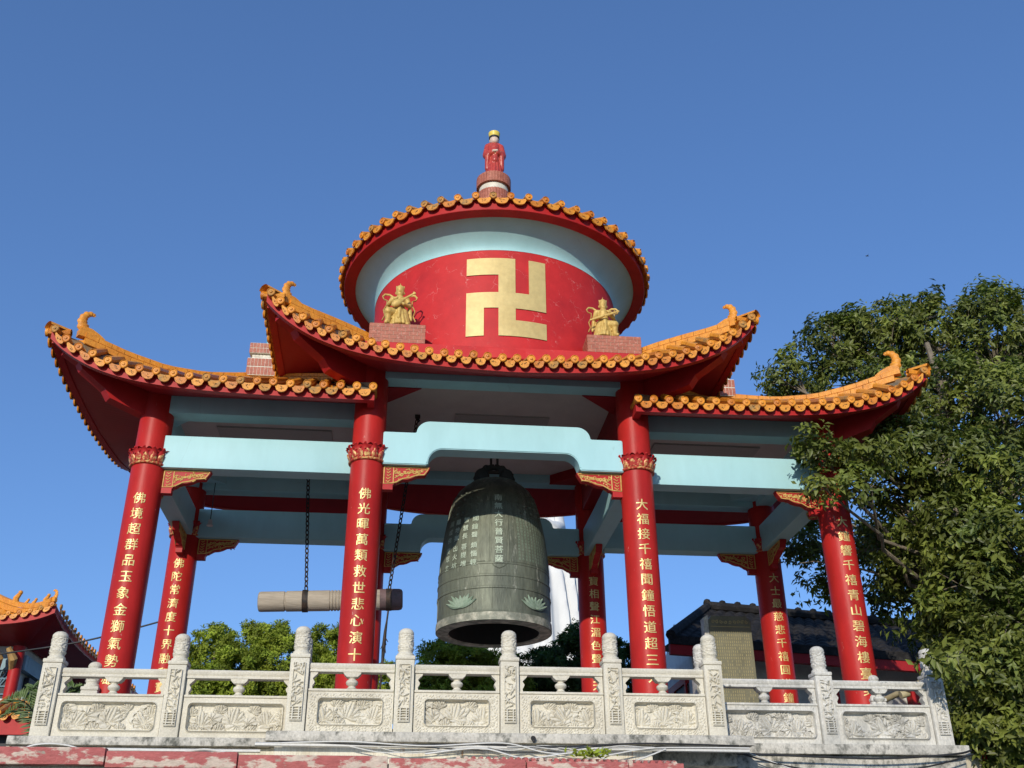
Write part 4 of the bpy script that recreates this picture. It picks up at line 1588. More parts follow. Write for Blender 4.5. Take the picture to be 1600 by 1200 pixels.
bell = thing('temple_bell', 'large green bronze temple bell with inscriptions hanging in the pavilion', 'bell', (BX, BY, 1.145))
b = MB()
b.lathe(BP, (BX, BY, 0), 96)
for seg in range(4):                                   # bosses on the shoulder
    for i in range(5):
        for j in range(4):
            a = -PI/2+R(45)+seg*PI/2+R((i-2)*9.5)
            z = 2.63+j*.095
            r = bell_r(z)
            b.ball((BX+r*math.cos(a), BY+r*math.sin(a), z), .021, 8)
for seg in range(4):                                   # raised border lines of the tablets
    ac = -PI/2+seg*PI/2
    for da in (-R(10), -R(8.6), R(8.6), R(10)):
        b.tube([(BX+bell_r(z)*math.cos(ac+da), BY+bell_r(z)*math.sin(ac+da), z) for z in np.linspace(1.9, 2.95, 16)], .0065, 5)
    for rr_, z in ((0, 1.90), (0, 2.58)):
        b.tube([(BX+bell_r(z)*math.cos(ac+R(q)), BY+bell_r(z)*math.sin(ac+R(q)), z) for q in np.linspace(14, 76, 18)], .006, 5)
    b.tube([(BX+bell_r(z)*math.cos(ac+q), BY+bell_r(z)*math.sin(ac+q), z) for q, z in ((-R(10), 1.9), (-R(5), 1.83), (0, 1.80), (R(5), 1.83), (R(10), 1.9))], .0065, 5)
    for da in (-R(7), R(7)):
        b.tube([(BX+bell_r(z)*math.cos(ac+da), BY+bell_r(z)*math.sin(ac+da), z) for z in np.linspace(1.3, 1.56, 6)], .006, 5)
bb = b.build('bell_body', 'bronze', bell, 35)
b = MB()
b.lathe([(.7525, 1.148), (.7535, 1.20), (.7495, 1.247)], (BX, BY, 0), 96)
b.lathe([(.746, 1.143), (.60, 1.135), (.585, 1.15)], (BX, BY, 0), 96)
b.build('lip', 'bronze_lip', bell, 35)
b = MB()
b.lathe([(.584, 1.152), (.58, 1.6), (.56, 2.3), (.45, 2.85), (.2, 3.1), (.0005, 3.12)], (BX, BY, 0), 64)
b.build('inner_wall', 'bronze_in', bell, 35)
b = MB()
for i, ch in enumerate('南無大行普賢菩薩'):
    cyl_text(b, ch, .112, (BX, BY), .7, -PI/2, 2.80-i*.125, .006, bell_r, wt=2.6)
verse = ['聞鐘聲煩惱輕', '智慧長菩提增', '離地獄出火坑', '願成佛度眾生']
for c, line in enumerate(verse):
    for i, ch in enumerate(line):
        cyl_text(b, ch, .092, (BX, BY), .7, -PI/2-R(26+c*11.5), 2.50-i*.115-(.03 if i > 2 else 0), .006, bell_r, wt=2.6)
b.build('inscription', 'patina_text', bell, fix=False)
b = MB()                                               # dense small raised characters of the right tablet
sutra = '觀自在菩薩行深般若波羅蜜多時照見五蘊皆空度一切苦厄舍利子色不異空空不異色色即是空空即是色受想行識亦復如是'
gl = {}
k = 0
for c in range(13):
    for r_ in range(15):
        ch = sutra[k % len(sutra)]
        k += 1
        z = 2.54-r_*.042
        a = -PI/2+R(72-c*4.2)
        if ch not in gl:
            bm = curve_text_verts(ch, .036)
            gl[ch] = ([v.co.copy() for v in bm.verts], [[v.index for v in f.verts] for f in bm.faces])
            bm.free()
        vs, fs = gl[ch]
        rr_ = bell_r(z)+.004
        b.add([(BX+rr_*math.cos(a+v.x/rr_), BY+rr_*math.sin(a+v.x/rr_), z+v.y) for v in vs], fs)
b.build('small_inscription', 'patina', bell, fix=False)
for ang in (-PI/2-R(40), -PI/2+R(40), PI/2-R(40), PI/2+R(40)):   # lotus flowers near the lip
    b = MB()
    for k, (an, L, w) in enumerate(((90, .15, .05), (68, .15, .05), (112, .15, .05), (46, .155, .05), (134, .155, .05), (26, .17, .045), (154, .17, .045), (12, .19, .036), (168, .19, .036))):
        pts = []
        nu = 9
        for j in range(nu):
            s = j/(nu-1)
            hw = w*math.sin(PI*min(1, s*.92+.06))**.8*.5
            L_, w_ = L*1.25, w*1.3
            hw = w_*math.sin(PI*min(1, s*.92+.06))**.8*.5
            cx, cz = L_*s*math.cos(R(an)), L_*s*math.sin(R(an))*(.85)+.05*s*s*(1 if abs(an-90) > 40 else 0)
            for q in (-1, 0, 1):
                x = cx-q*hw*math.sin(R(an))
                z = 1.325+cz+q*hw*math.cos(R(an))
                r = bell_r(z)+.004+.012*(1-abs(q))+.0015*k
                pts.append((BX+r*math.cos(ang+x/.74), BY+r*math.sin(ang+x/.74), z))
        b.grid(pts, 3, nu)
    b.build('lotus_emblem', 'patina', bell, 50)
b = MB()
for s in (-1, 1):
    b.tube([(BX+s*x, BY, z) for x, z in ((.20, 3.24), (.23, 3.30), (.20, 3.38), (.12, 3.44), (.05, 3.47), (0, 3.48))], [.06, .065, .055, .05, .045, .045], 10)
    for q in range(4):
        b.ball((BX+s*(.21-.03*q), BY-.03, 3.30+.05*q), .035, 6)
    b.tube([(BX+s*.22, BY, 3.33), (BX+s*.25, BY-.02, 3.37), (BX+s*.20, BY-.02, 3.42)], [.03, .025, .008], 6)
for s in (-1, 1):
    b.ball((BX+s*.17, BY, 3.34), .105, 12, 0, (1, .7, 1.1))
    b.ball((BX+s*.11, BY, 3.44), .06, 10, 0, (1, .7, 1.2))
b.build('crown_loop', 'bronze_in', bell, 50)
b = MB()
b.box((BX-.06, BY-.03, 3.42), (BX-.03, BY+.03, 4.0))
b.box((BX+.03, BY-.03, 3.42), (BX+.06, BY+.03, 4.0))
b.tube([(BX-.09, BY, 3.40), (BX+.09, BY, 3.40)], .025, 10)
b.build('hanger', 'iron', bell, 30)

# ------------------------------------------------------------------ striking log, chains, rope
LX0, LX1, LZ0, LZ1 = -2.99, -1.16, 1.50, 1.575
log = thing('striking_log', 'weathered horizontal log hung beside the bell as its striker', 'log', (-2.1, 0, 1.53))


def lp(x, dz=0):
    return (x, 0, LZ0+(LZ1-LZ0)*(x-LX0)/(LX1-LX0)+dz)


b = MB()
prof = [(-2.99, .10), (-2.98, .122), (-2.96, .128), (-2.66, .128), (-2.655, .118), (-2.64, .118), (-2.635, .130), (-2.10, .132)]
for x in (-2.09, -2.05, -2.01, -1.97):
    prof += [(x, .132), (x+.006, .122), (x+.014, .122), (x+.02, .132)]
prof += [(-1.45, .132)]
b.tube([lp(x) for x, r in prof], [r for x, r in prof], 24)
b.build('shaft', 'wood', log, 30)
b = MB()
b.tube([lp(x) for x in (-1.449, -1.30, -1.20, -1.17, -1.155)], [.137, .139, .137, .127, .10], 24)
b.build('head', 'log_end', log, 30)
for x in (-2.40, -1.335):
    b = MB()
    b.tube([lp(x-.035), lp(x+.035)], .143, 24)
    b.build('iron_band', 'iron', log, 30)


def chain(p, q, label, sag=0):
    b = MB()
    p, q = Vector(p), Vector(q)
    L = (q-p).length
    n = int(L/.062)
    d = (q-p)/n
    u = d.normalized()
    a = u.orthogonal().normalized()
    c = u.cross(a)
    for i in range(n):
        m0 = p+d*(i+.5)
        w = a if i % 2 == 0 else c
        pts = []
        for k in range(13):
            t = 2*PI*k/12
            pts.append(m0+u*(.040*math.cos(t))+w*(.022*math.sin(t)))
        b.tube(pts, .0085, 5, cap=False)
    b.box((p.x-.035, p.y-.012, p.z-.05), (p.x+.035, p.y+.012, p.z+.01))
    b.tube([p+Vector((0, 0, -.05)), p+Vector((.03, 0, -.08)), p+Vector((0, 0, -.11))], .012, 6)
    return tag(b.build('chain', 'iron', loc=tuple(p), smooth=60), label, 'chain', 'chains that hang the striking log')


chain((-2.53, -.1, 3.70), (-2.40, 0, 1.66), 'dark iron chain holding the plain outer end of the log')
chain((-1.06, -.45, 4.02), (-1.335, 0, 1.70), 'dark iron chain holding the dark banded end of the log near the bell')
b = MB()
rp = [(-1.335, 0, 1.42), (-1.345, 0, 1.30), (-1.36, 0, 1.15), (-1.37, 0, .95), (-1.38, 0, .6), (-1.40, .02, .1)]
b.tube(rp, [.012, .012, .02, .026, .012, .010], 7)
for k in range(6):
    a = k*1.05
    b.tube([(-1.362, 0, 1.08-.02*k), (-1.362+.045*math.cos(a), .045*math.sin(a), 1.02-.03*k)], [.012, .004], 5)
tag(b.build('pull_rope', 'iron', loc=(-1.335, 0, 1.42), smooth=60), 'dark knotted pull rope dangling under the log end', 'rope')

# bulb hanging in the left wing
t = thing('hanging_bulb', 'small bulb socket hanging on a wire in the left wing', 'lamp', (-4.0, .95, 3.0))
q = at(328, 818, .9)
b = MB()
b.tube([(q[0], .9, 3.46), (q[0], .9, q[2]+.04)], .006, 5)
b.build('wire', 'cable_b', t)
b = MB()
b.lathe([(.0005, .06), (.025, .055), (.03, .0), (.045, -.02), (.045, -.035), (.0005, -.03)], (q[0], .9, q[2]), 14)
b.build('socket', 'cable_w', t, 40)


# ------------------------------------------------------------------ plants
def leaf_mesh(name, P, D, Nrm, L, W, tint, material, parent=None, loc=(0, 0, 0), fold=.18):
    """many folded leaves as one mesh: P base points, D directions, Nrm normals, L/W sizes"""
    n = len(P)
    D = D/np.linalg.norm(D, axis=1, keepdims=True)
    Sd = np.cross(D, Nrm)
    Sd /= np.linalg.norm(Sd, axis=1, keepdims=True)+1e-9
    Nn = np.cross(Sd, D)
    L, W = L[:, None], W[:, None]
    v0, v2 = P, P+D*L-Nn*L*.12
    mid = P+D*L*.45
    v1 = mid+Sd*W*.5+Nn*W*fold
    v3 = mid-Sd*W*.5+Nn*W*fold
    V = np.stack([v0, v1, v2, v3], 1).reshape(-1, 3)-np.array(loc)
    idx = np.arange(n)[:, None]*4
    Fc = np.concatenate([idx+np.array([[0, 1, 2]]), idx+np.array([[0, 2, 3]])], 1).reshape(-1)
    me = bpy.data.meshes.new(name)
    me.vertices.add(len(V))
    me.vertices.foreach_set('co', V.astype(np.float32).ravel())
    me.loops.add(len(Fc))
    me.loops.foreach_set('vertex_index', Fc.astype(np.int32))
    nf = len(Fc)//3
    me.polygons.add(nf)
    me.polygons.foreach_set('loop_start', (np.arange(nf)*3).astype(np.int32))
    me.polygons.foreach_set('loop_total', np.full(nf, 3, np.int32))
    me.update(calc_edges=True)
    a = me.attributes.new('tint', 'FLOAT', 'FACE')
    a.data.foreach_set('value', np.repeat(tint, 2).astype(np.float32))
    me.materials.append(M[material])
    o = bpy.data.objects.new(name, me)
    COL.objects.link(o)
    if parent:
        o.parent = parent
    else:
        o.location = loc
    ORIGIN[o.name] = tuple(loc)
    return o


def foliage(clumps, rg, per_sub=16, sub_r=.30, leaves=7, leaf=.10, dens=26, droop=.5, wid=.5):
    """leaf clusters at twig ends; clumps = (centre, radius, squash)"""
    out, tips = [], []

    def unit(a):
        return a/(np.linalg.norm(a, axis=-1, keepdims=True)+1e-9)
    for c, r, sq in clumps:
        c = np.array(c)
        ns = max(4, int(dens*r*r+1))
        u = unit(rg.normal(size=(ns, 3)))
        s0 = c+u*(r*rg.uniform(.35, 1.0, (ns, 1))**.5)*np.array([1, 1, sq])
        tips += [(tuple(c), tuple(q)) for q in s0]
        n = ns*per_sub                                     # leaf rosettes at the twig ends
        s1, u1 = np.repeat(s0, per_sub, 0), np.repeat(u, per_sub, 0)
        tn = np.repeat(rg.uniform(.6, 1.4, ns), per_sub)
        sr = np.repeat(sub_r*rg.uniform(.6, 1.25, (ns, 1)), per_sub, 0)
        w = unit(rg.normal(size=(n, 3)))
        t0 = s1+w*sr*rg.uniform(.3, 1, (n, 1))*np.array([1, 1, .7])
        ax = unit(w*.5+u1*.5+np.array([0, 0, .35]))
        e1 = unit(np.cross(ax, [.3, .5, .8]))
        e2 = np.cross(ax, e1)
        m = n*leaves
        q = np.tile(np.arange(leaves), n)
        a = (2*PI*q/leaves+rg.uniform(-.4, .4, m))[:, None]
        AX, E1, E2 = (np.repeat(v, leaves, 0) for v in (ax, e1, e2))
        D = E1*np.cos(a)+E2*np.sin(a)+AX*rg.uniform(.1, .7, (m, 1))-np.array([0, 0, 1])*(droop*rg.uniform(.3, 1, (m, 1)))
        P = np.repeat(t0, leaves, 0)+rg.normal(0, leaf*.25, (m, 3))
        Nr = AX+rg.normal(0, .35, (m, 3))
        L = leaf*rg.uniform(.6, 1.3, m)
        W = L*wid*rg.uniform(.84, 1.16, m)
        T = np.repeat(tn, leaves)*rg.uniform(.75, 1.3, m)
        keep = rg.random(m) > .12
        out.append([v[keep] for v in (P, D, Nr, L, W, T)])
    return tuple(np.concatenate([o[k] for o in out]) for k in range(6)), tips


def limb(mb, a, b_, r0, r1, rg, n=6, wob=.08):
    a, b_ = np.array(a, float), np.array(b_, float)
    pts = []
    Ln = np.linalg.norm(b_-a)
    for i in range(n+1):
        t = i/n
        p = a+(b_-a)*t+rg.normal(0, wob*Ln*.25, 3)*math.sin(PI*t)
        p[2] += math.sin(PI*t)*Ln*.05
        pts.append(tuple(p))
    mb.tube(pts, [r0+(r1-r0)*i/n for i in range(n+1)], 7)
    return pts


rg = np.random.default_rng(5)
tree = thing('broadleaf_tree', 'large leafy broadleaf tree crowding the right end of the pavilion', 'tree', (7.4, .6, -3.75))


def cl(u, v, y, rpx, sq=.8):
    p = at(u, v, y)
    dist = np.linalg.norm(p-CAM)
    return (tuple(p), rpx/FPX*dist, sq)


CL = [cl(1235, 585, 1.6, 40), cl(1300, 540, 1.8, 52), cl(1380, 520, 1.6, 62), cl(1470, 525, 1.2, 70), cl(1560, 530, .8, 80), cl(1330, 600, 2.0, 60), cl(1240, 640, 2.4, 30),
      cl(1400, 600, 1.0, 60), cl(1490, 620, .2, 80), cl(1580, 640, -.4, 85), cl(1290, 700, -1.9, 32), cl(1255, 690, -2.0, 22), cl(1345, 715, -1.7, 42), cl(1410, 700, -1.2, 58), cl(1330, 755, -1.9, 28), cl(1285, 760, -1.95, 22),
      cl(1490, 720, -1.4, 75), cl(1580, 750, -1.8, 80), cl(1420, 790, -1.0, 62), cl(1510, 830, -1.6, 75), cl(1600, 860, -2.0, 75),
      cl(1430, 880, -.6, 55), cl(1530, 930, -1.7, 75), cl(1470, 960, -1.5, 48), cl(1600, 980, -2.2, 70), cl(1540, 1040, -2.0, 70), cl(1610, 1090, -2.2, 70), cl(1545, 1120, -1.9, 50),
      cl(1395, 850, 1.5, 45), cl(1265, 860, 2.6, 42), cl(1290, 910, 2.4, 34), cl(1250, 800, 3.0, 35), cl(1400, 920, .8, 40), cl(1500, 1120, -1.4, 40), cl(1340, 850, 2.6, 40), cl(1580, 1180, -1.7, 60), cl(1500, 1050, -1.0, 40),
      cl(1476, 1028, -3.25, 13), cl(1530, 1180, -.8, 60), cl(1590, 1120, -.5, 60), cl(1590, 940, .6, 60), cl(1590, 740, .3, 60), cl(1480, 1180, -.2, 45), cl(1590, 560, 1.0, 50), cl(1330, 500, 1.8, 26), cl(1440, 478, 1.4, 30), cl(1540, 475, 1.0, 34), cl(1225, 610, 1.7, 22), cl(1460, 880, .5, 60), cl(1560, 870, .3, 80), cl(1500, 980, .6, 70), cl(1580, 1030, .4, 80)]
data, tips = foliage(CL, rg, per_sub=11, sub_r=.27, leaves=7, leaf=.104, dens=92, droop=.75, wid=.42)
leaf_mesh('crown', *data, 'leaf', tree, (7.4, .6, -3.75))
b = MB()
trunk = limb(b, (7.4, .6, -3.75), (7.0, .4, .6), .26, .19, rg)
for c, r, sq in CL:
    if r < .35 and c[1] > 2:
        pass
    j = (7.0+rg.normal(0, .1), .4+rg.normal(0, .1), .2+rg.uniform(0, 1.2) if c[2] < 3 else rg.uniform(.8, 3.2))
    pp = limb(b, j, c, .045, .014, rg, 7, .12)
    own = [s for cc, s in tips if tuple(cc) == tuple(c)]
    for s in own[::2]:
        limb(b, pp[-2], s, .013, .004, rg, 4, .2)
for u, v, y, u2, v2 in ((1400, 905, -.4, 1250, 880), (1440, 500, 1.2, 1560, 470)):
    limb(b, at(u, v, y), at(u2, v2, y), .02, .006, rg, 6, .15)
limb(b, (7.0, .4, .6), (7.2, .6, 6.2), .17, .04, rg, 8, .1)
b.build('trunk', 'bark', tree, 40)
# sparse bare-topped twigs on the crown
data, tips2 = foliage([cl(1560, 465, .9, 22), cl(1595, 470, .9, 22), cl(1298, 492, 1.8, 14), cl(1395, 480, 1.6, 12)], rg, per_sub=4, sub_r=.12, leaves=5, leaf=.09, dens=60)
leaf_mesh('crown', *data, 'leaf', tree, (7.4, .6, -3.75))
b = MB()
for c, s in tips2:
    limb(b, np.array(c)-np.array([0, 0, .5]), s, .016, .004, rg, 4, .2)
b.build('twigs', 'bark', tree, 40)


def shrub(label, clumps, material, base, seed, leaf=.072, dens=175, group='clipped shrubs behind the terrace', per_sub=24):
    rg = np.random.default_rng(seed)
    t = thing('shrub', label, 'shrub', base, group)
    data, tips = foliage(clumps, rg, per_sub=per_sub, sub_r=.17, leaves=7, leaf=leaf, dens=dens, droop=-.5, wid=.38)
    leaf_mesh('crown', *data, material, t, base)
    b = MB()
    for c, r, sq in clumps:
        limb(b, base, c, .07, .02, rg, 6)
    b.build('trunk', 'bark', t, 40)
    return t


shrub('bright green bushy shrub between the left pair of columns', [cl(335, 1020, 10, 42), cl(375, 1055, 9.6, 55), cl(420, 1000, 10, 34), cl(440, 1035, 9.7, 52), cl(320, 1080, 9.6, 50), cl(395, 990, 10, 18), cl(345, 990, 10, 18), cl(310, 1100, 10, 60), cl(400, 1100, 10, 60), cl(470, 1090, 10, 50)], 'hedge', (-4.5, 10, -3.75), 21)
shrub('bright green shrub behind the column just left of the bell', [cl(505, 1010, 10.3, 34), cl(540, 1050, 10, 48), cl(490, 1050, 10, 40), cl(520, 985, 10.3, 14), cl(590, 1070, 10, 40), cl(455, 1075, 10, 30), cl(560, 1100, 10, 60)], 'hedge', (-2.2, 10, -3.75), 22)
shrub('green shrub below the left side of the bell', [cl(690, 1040, 6.5, 42), cl(735, 1045, 6.5, 45), cl(665, 1070, 6.5, 34), cl(700, 1015, 6.5, 22), cl(780, 1060, 6.5, 50), cl(640, 1100, 6.5, 50), cl(720, 1095, 6.5, 60)], 'hedge', (-.2, 6.5, -3.75), 23)
shrub('dark shaded shrub behind the right side of the bell', [cl(840, 1055, 7, 45), cl(890, 1030, 7.5, 48), cl(905, 1000, 8, 30), cl(880, 1075, 7, 40), cl(800, 1075, 7, 40), cl(940, 1060, 7, 40)], 'hedge_shaded', (1.7, 7, -3.75), 24, leaf=.08, dens=170)
shrub('thin dark shrub beside the tiled house', [cl(975, 1030, 8, 26), cl(985, 1070, 8, 30), cl(958, 1005, 8.2, 9)], 'hedge_shaded', (3.1, 8, -3.75), 25, leaf=.07)

# palm at the far left
palm = thing('palm_plant', 'spiky palm leaves in front of the lower orange roof', 'plant', tuple(at(60, 1190, 3)))
base = at(70, 1165, 3)
P, D, Nr, L, W, T = [], [], [], [], [], []
b = MB()
rg = np.random.default_rng(9)
for k in range(11):
    an = R(15+k*17)
    tip = base+np.array([-math.cos(an)*.75, rg.uniform(-.3, .3), .35+math.sin(an)*.55])
    pts = []
    for i in range(9):
        s = i/8
        p = base+(tip-base)*s+np.array([0, 0, .30*math.sin(PI*s*.8)-.25*s*s])
        pts.append(p)
    b.tube([tuple(p) for p in pts], [.014*(1-.7*i/8) for i in range(9)], 5)
    dr = (tip-base)/np.linalg.norm(tip-base)
    sd = np.cross(dr, [0, -1, 0.2])
    sd /= np.linalg.norm(sd)
    for i in range(26):
        s = .12+.86*i/25
        p = np.array([np.interp(s*8, range(9), [q[j] for q in pts]) for j in range(3)])
        for e in (-1, 1):
            P.append(p)
            D.append(dr*.8+sd*e*.8+rg.normal(0, .08, 3))
            Nr.append(np.array([0, -1, .4]))
            L.append(.30*(1-.55*s))
            W.append(.030)
            T.append(rg.uniform(.8, 1.6))
leaf_mesh('fronds', np.array(P), np.array(D), np.array(Nr), np.array(L), np.array(W), np.array(T), 'palm', palm, ORIGIN[palm.name])
b.tube([tuple(base), tuple(base+np.array([0.05, 0, -4.]))], .09, 8)
b.build('stems', 'palm', palm, 40)

# ------------------------------------------------------------------ house on the right
hs = thing('tiled_house', 'white walled house with black tiled roof and red eave behind the stone tablet', 'house', (8, 9, -3.75))
ra, rb = np.array([5.55, 8.6, 3.90]), np.array([14.5, 8.6, 3.30])          # roof ridge
ea, eb = np.array([3.85, 5.6, 2.50]), np.array([14.5, 5.6, 1.95])          # front eave


def rp_(u, v):
    e = ea+(eb-ea)*u
    r = ra+(rb-ra)*u
    return e+(r-e)*v


b = MB()
nu, nv = 330, 61
pts = []
for j in range(nv):
    for i in range(nu):
        p = rp_(i/(nu-1), j/(nv-1)).copy()
        p[2] += .050*abs(math.sin(i*PI/8))-.034*(j % 5)/5
        pts.append(tuple(p))
b.grid(pts, nu, nv)
roof = b.build('roof', 'darktile', hs, 25)
b = MB()
b.tube([tuple(ra+np.array([-.05, 0, .08])), tuple(rb+np.array([0, 0, .08]))], .11, 8)
for i in range(26):
    p = ra+(rb-ra)*i/26
    b.ball((p[0], p[1], p[2]+.15), .09, 6)
b.tube([tuple(ra+np.array([0, 0, .06])), tuple(ea+np.array([0.02, 0, .08]))], .10, 8)
b.build('ridge', 'darktile', roof, 40)
b = MB()
d_ = (eb-ea)
b.prism([(5.60, 0), (5.72, 0), (5.72, .18), (5.60, .18)], 'x', 0, 1)
b.v = [tuple(ea+d_*p[0]+np.array([0, p[1]-5.58, p[2]-.27])) for p in b.v]
b.build('eave_board', 'red_dark', hs)  # darker red stands in for the shade on this board
b = MB()
b.prism([(5.58, 0), (5.72, 0), (5.72, .16), (5.58, .16)], 'x', 0, 1)
b.v = [tuple(ea+d_*p[0]+np.array([0, p[1]-5.58, p[2]-.088])) for p in b.v]
b.build('tile_edge', 'darktile', roof)
b = MB()
b.add([tuple(ea+np.array([.0, .02, -.27])), tuple(ea+np.array([.0, .02, -.07])), tuple(ra+np.array([-.03, 0, -.03])), tuple(ra+np.array([-.03, 0, -.23]))], [(0, 1, 2, 3)])
b.add([tuple(ea+np.array([.12, .02, -.27])), tuple(ea+np.array([.12, .02, -.07])), tuple(ra+np.array([.09, 0, -.03])), tuple(ra+np.array([.09, 0, -.23]))], [(0, 1, 2, 3)])
b.add([tuple(ea+np.array([.0, .02, -.27])), tuple(ea+np.array([.12, .02, -.27])), tuple(ra+np.array([.09, 0, -.23])), tuple(ra+np.array([-.03, 0, -.23]))], [(0, 1, 2, 3)])
b.build('gable_board', 'red', hs)
b = MB()
b.prism([(4.5, -3.75), (14.4, -3.75), (14.4, 1.9), (4.5, 2.42)], 'y', 6.5, 10.6)
b.prism([(6.52, 2.40), (10.6, 2.40), (8.6, 3.55)], 'x', 4.75, 5.9)
b.build('wall', 'wall', hs)
b = MB()
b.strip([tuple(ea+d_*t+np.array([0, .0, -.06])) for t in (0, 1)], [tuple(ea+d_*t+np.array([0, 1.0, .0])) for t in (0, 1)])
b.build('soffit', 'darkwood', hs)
for x0, x1 in ((4.75, 5.6), (5.9, 6.9), (7.4, 8.6), (9.0, 10.5)):
    b = MB()
    b.box((x0, 6.42, -.3), (x1, 6.49, 1.35))
    w = b.build('window', 'darkwood', hs)
    b = MB()
    for k in range(7):
        xx = x0+(x1-x0)*k/6
        b.box((xx-.02, 6.36, -.3), (xx+.02, 6.40, 1.35))
    b.box((x0, 6.35, .5), (x1, 6.395, .55))
    b.build('grille', 'iron', w)
b = MB()
b.box((4.455, 6.95, -1.2), (4.498, 9.6, 1.95))  # dark sheet added to stand in for shade under the gable
w = b.build('window', 'darkwood', hs)
b = MB()
for y0 in (6.9, 7.8, 8.7, 9.6):
    b.box((4.42, y0-.05, -1.2), (4.454, y0+.05, 1.95))
b.box((4.42, 6.85, 1.951), (4.498, 9.65, 2.08))
b.build('window_frame', 'red_dark', w)
for x in (4.62, 7.15, 8.8):
    b = MB()
    b.box((x-.1, 6.2, -3.75), (x+.1, 6.42, 1.9))
    b.build('post', 'red', hs)

# stone tablet
st = thing('stone_tablet', 'olive stone tablet with gold lettering standing right of the pavilion back', 'tablet', (3.75, 1.6, -3.75))
b = MB()
yS = 1.6
pa, pb_, pc, pd = at(1118, 1090, yS), at(1182, 1090, yS), at(1112, 962, yS), at(1171, 964, yS)
xl, xr, zt = (pa[0]+pc[0])/2-.02, (pb_[0]+pd[0])/2+.02, pc[2]
ch = .07
b.prism([(xl, -3.75), (xr, -3.75), (xr, zt-ch), (xr-ch, zt), (xl+ch*.5, zt), (xl, zt-ch)], 'y', yS, yS+.16)
o = b.build('slab', 'stele', st)
b = MB()
b.prism([(xl-.07, -3.75), (xl-.002, -3.75), (xl-.002, zt+.02), (xl-.07, zt-.02)], 'y', yS+.03, yS+.20)
b.build('side_frame', 'stone_grey', st)
b = MB()
w = xr-xl
gy = yS-.002
rg = np.random.default_rng(3)
for c in range(17):
    x = xr-.05-c*(w-.10)/16.5
    for r_ in range(34):
        z = zt-.24-r_*.048
        if rg.random() < .10 or (r_ > 17 and c < 5 and rg.random() < .4) or r_ in (9, 10) and c % 4 == 0:
            continue
        s = .015
        for k in range(3):
            zz = z+(k-1)*.011
            ww = s*rg.uniform(.22, .5)
            b.add([(x-ww, gy, zz-.0022), (x+ww, gy, zz-.0022), (x+ww, gy, zz+.0022), (x-ww, gy, zz+.0022)], [(0, 1, 2, 3)])
        b.add([(x-.002, gy-.001, z-.016), (x+.002, gy-.001, z-.016), (x+.002, gy-.001, z+.016), (x-.002, gy-.001, z+.016)], [(0, 1, 2, 3)])
b.build('inscription', 'gold_dim', st, fix=False)
b = MB()
for k in range(9):
    x = xl+.06+(w-.12)*k/8
    r0 = .028
    b.tube([(x+r0*(1-q/11)*math.cos(q*.75+k), gy, zt-.09+r0*(1-q/11)*math.sin(q*.75+k)) for q in range(10)], .008, 5)
b.tube([(xl+.02, gy, zt-.16), (xr-.02, gy, zt-.16)], .007, 5)
b.build('carved_heading', 'gold_dim', st, 40)

# ------------------------------------------------------------------ giant white statue far behind
YS_ = 25
gst = thing('giant_statue', 'giant white draped statue standing far behind the bell', 'statue', (4.1, YS_, -3.75))
b = MB()
nu, nv = 160, 90
pts = []
for j in range(nv):
    s = j/(nv-1)
    z = 4.5+(14.3-4.5)*s
    base_r = np.interp(s, [0, .25, .5, .62, .72, .82, .88, .93, 1.0], [1.75, 1.72, 1.66, 1.30, 1.02, .90, .45, .42, .40])
    for i in range(nu):
        a = 2*PI*i/nu
        fold = .10*math.sin(a*15+3.0*math.sin(s*4+a*2))+.05*math.sin(a*27+s*7)
        fold *= (1 if s < .8 else max(0, (.9-s)*10))
        r = base_r*(1+fold*(1-.3*s))
        pts.append((3.9+r*math.cos(a)*1.02, YS_+r*math.sin(a)*.8, z))
b.grid(pts, nu, nv, wrap=True)
b.build('robe', 'white', gst, 60)
b = MB()
b.ball((3.9, YS_-.05, 14.9), .75, 20, 0, (.85, .9, 1.1))
b.ball((3.9, YS_+.05, 15.5), .5, 16, 0, (.9, .9, 1.2))
b.ball((3.9, YS_-.72, 14.85), .1, 8)
b.build('head', 'white', gst, 60)
b = MB()
for s in (-1, 1):
    b.tube([(3.9+s*.7, YS_-.1, 12.8), (3.9+s*.85, YS_-.4, 11.4), (3.9+s*.5, YS_-1.2, 11.1), (3.9+s*.15, YS_-1.3, 11.3)], [.35, .32, .26, .2], 14)
    b.tube([(3.9+s*1.60, YS_-.35, 9.9), (3.9+s*1.72, YS_-.4, 9.4), (3.9+s*1.74, YS_-.3, 8.9)], [.2, .17, .08], 14)
b.build('sleeve', 'white', gst, 60)
b = MB()
b.lathe([(.001, -3.75), (2.6, -3.75), (2.6, 2.6), (2.2, 2.8), (2.1, 3.4), (1.6, 4.5), (.001, 4.5)], (3.9, YS_, 0), 40)
b.build('pedestal', 'stone', gst, 30)

# ------------------------------------------------------------------ temple on the left
tm = thing('side_temple', 'temple with orange tiled upswept roof and red eaves at the far left', 'temple', (-10, 9, -3.75))
YT = 8.0
cx_, cz_ = -8.07, 3.36                                # roof corner
b = MB()
nu, nv = 60, 14


def tz(x):
    return cz_-.30+.30*math.exp(-(cx_-x)/.55)


HE = at(-40, 925, 10.6)


def hipt(x):
    q = min(1, max(0, (cx_-x)/(cx_-HE[0])))
    return np.array([x, YT+(10.6-YT)*q, (tz(cx_)+.18)+(HE[2]-tz(cx_)-.18)*q-.34*math.sin(PI*q**.75)*(1-.35*q)])


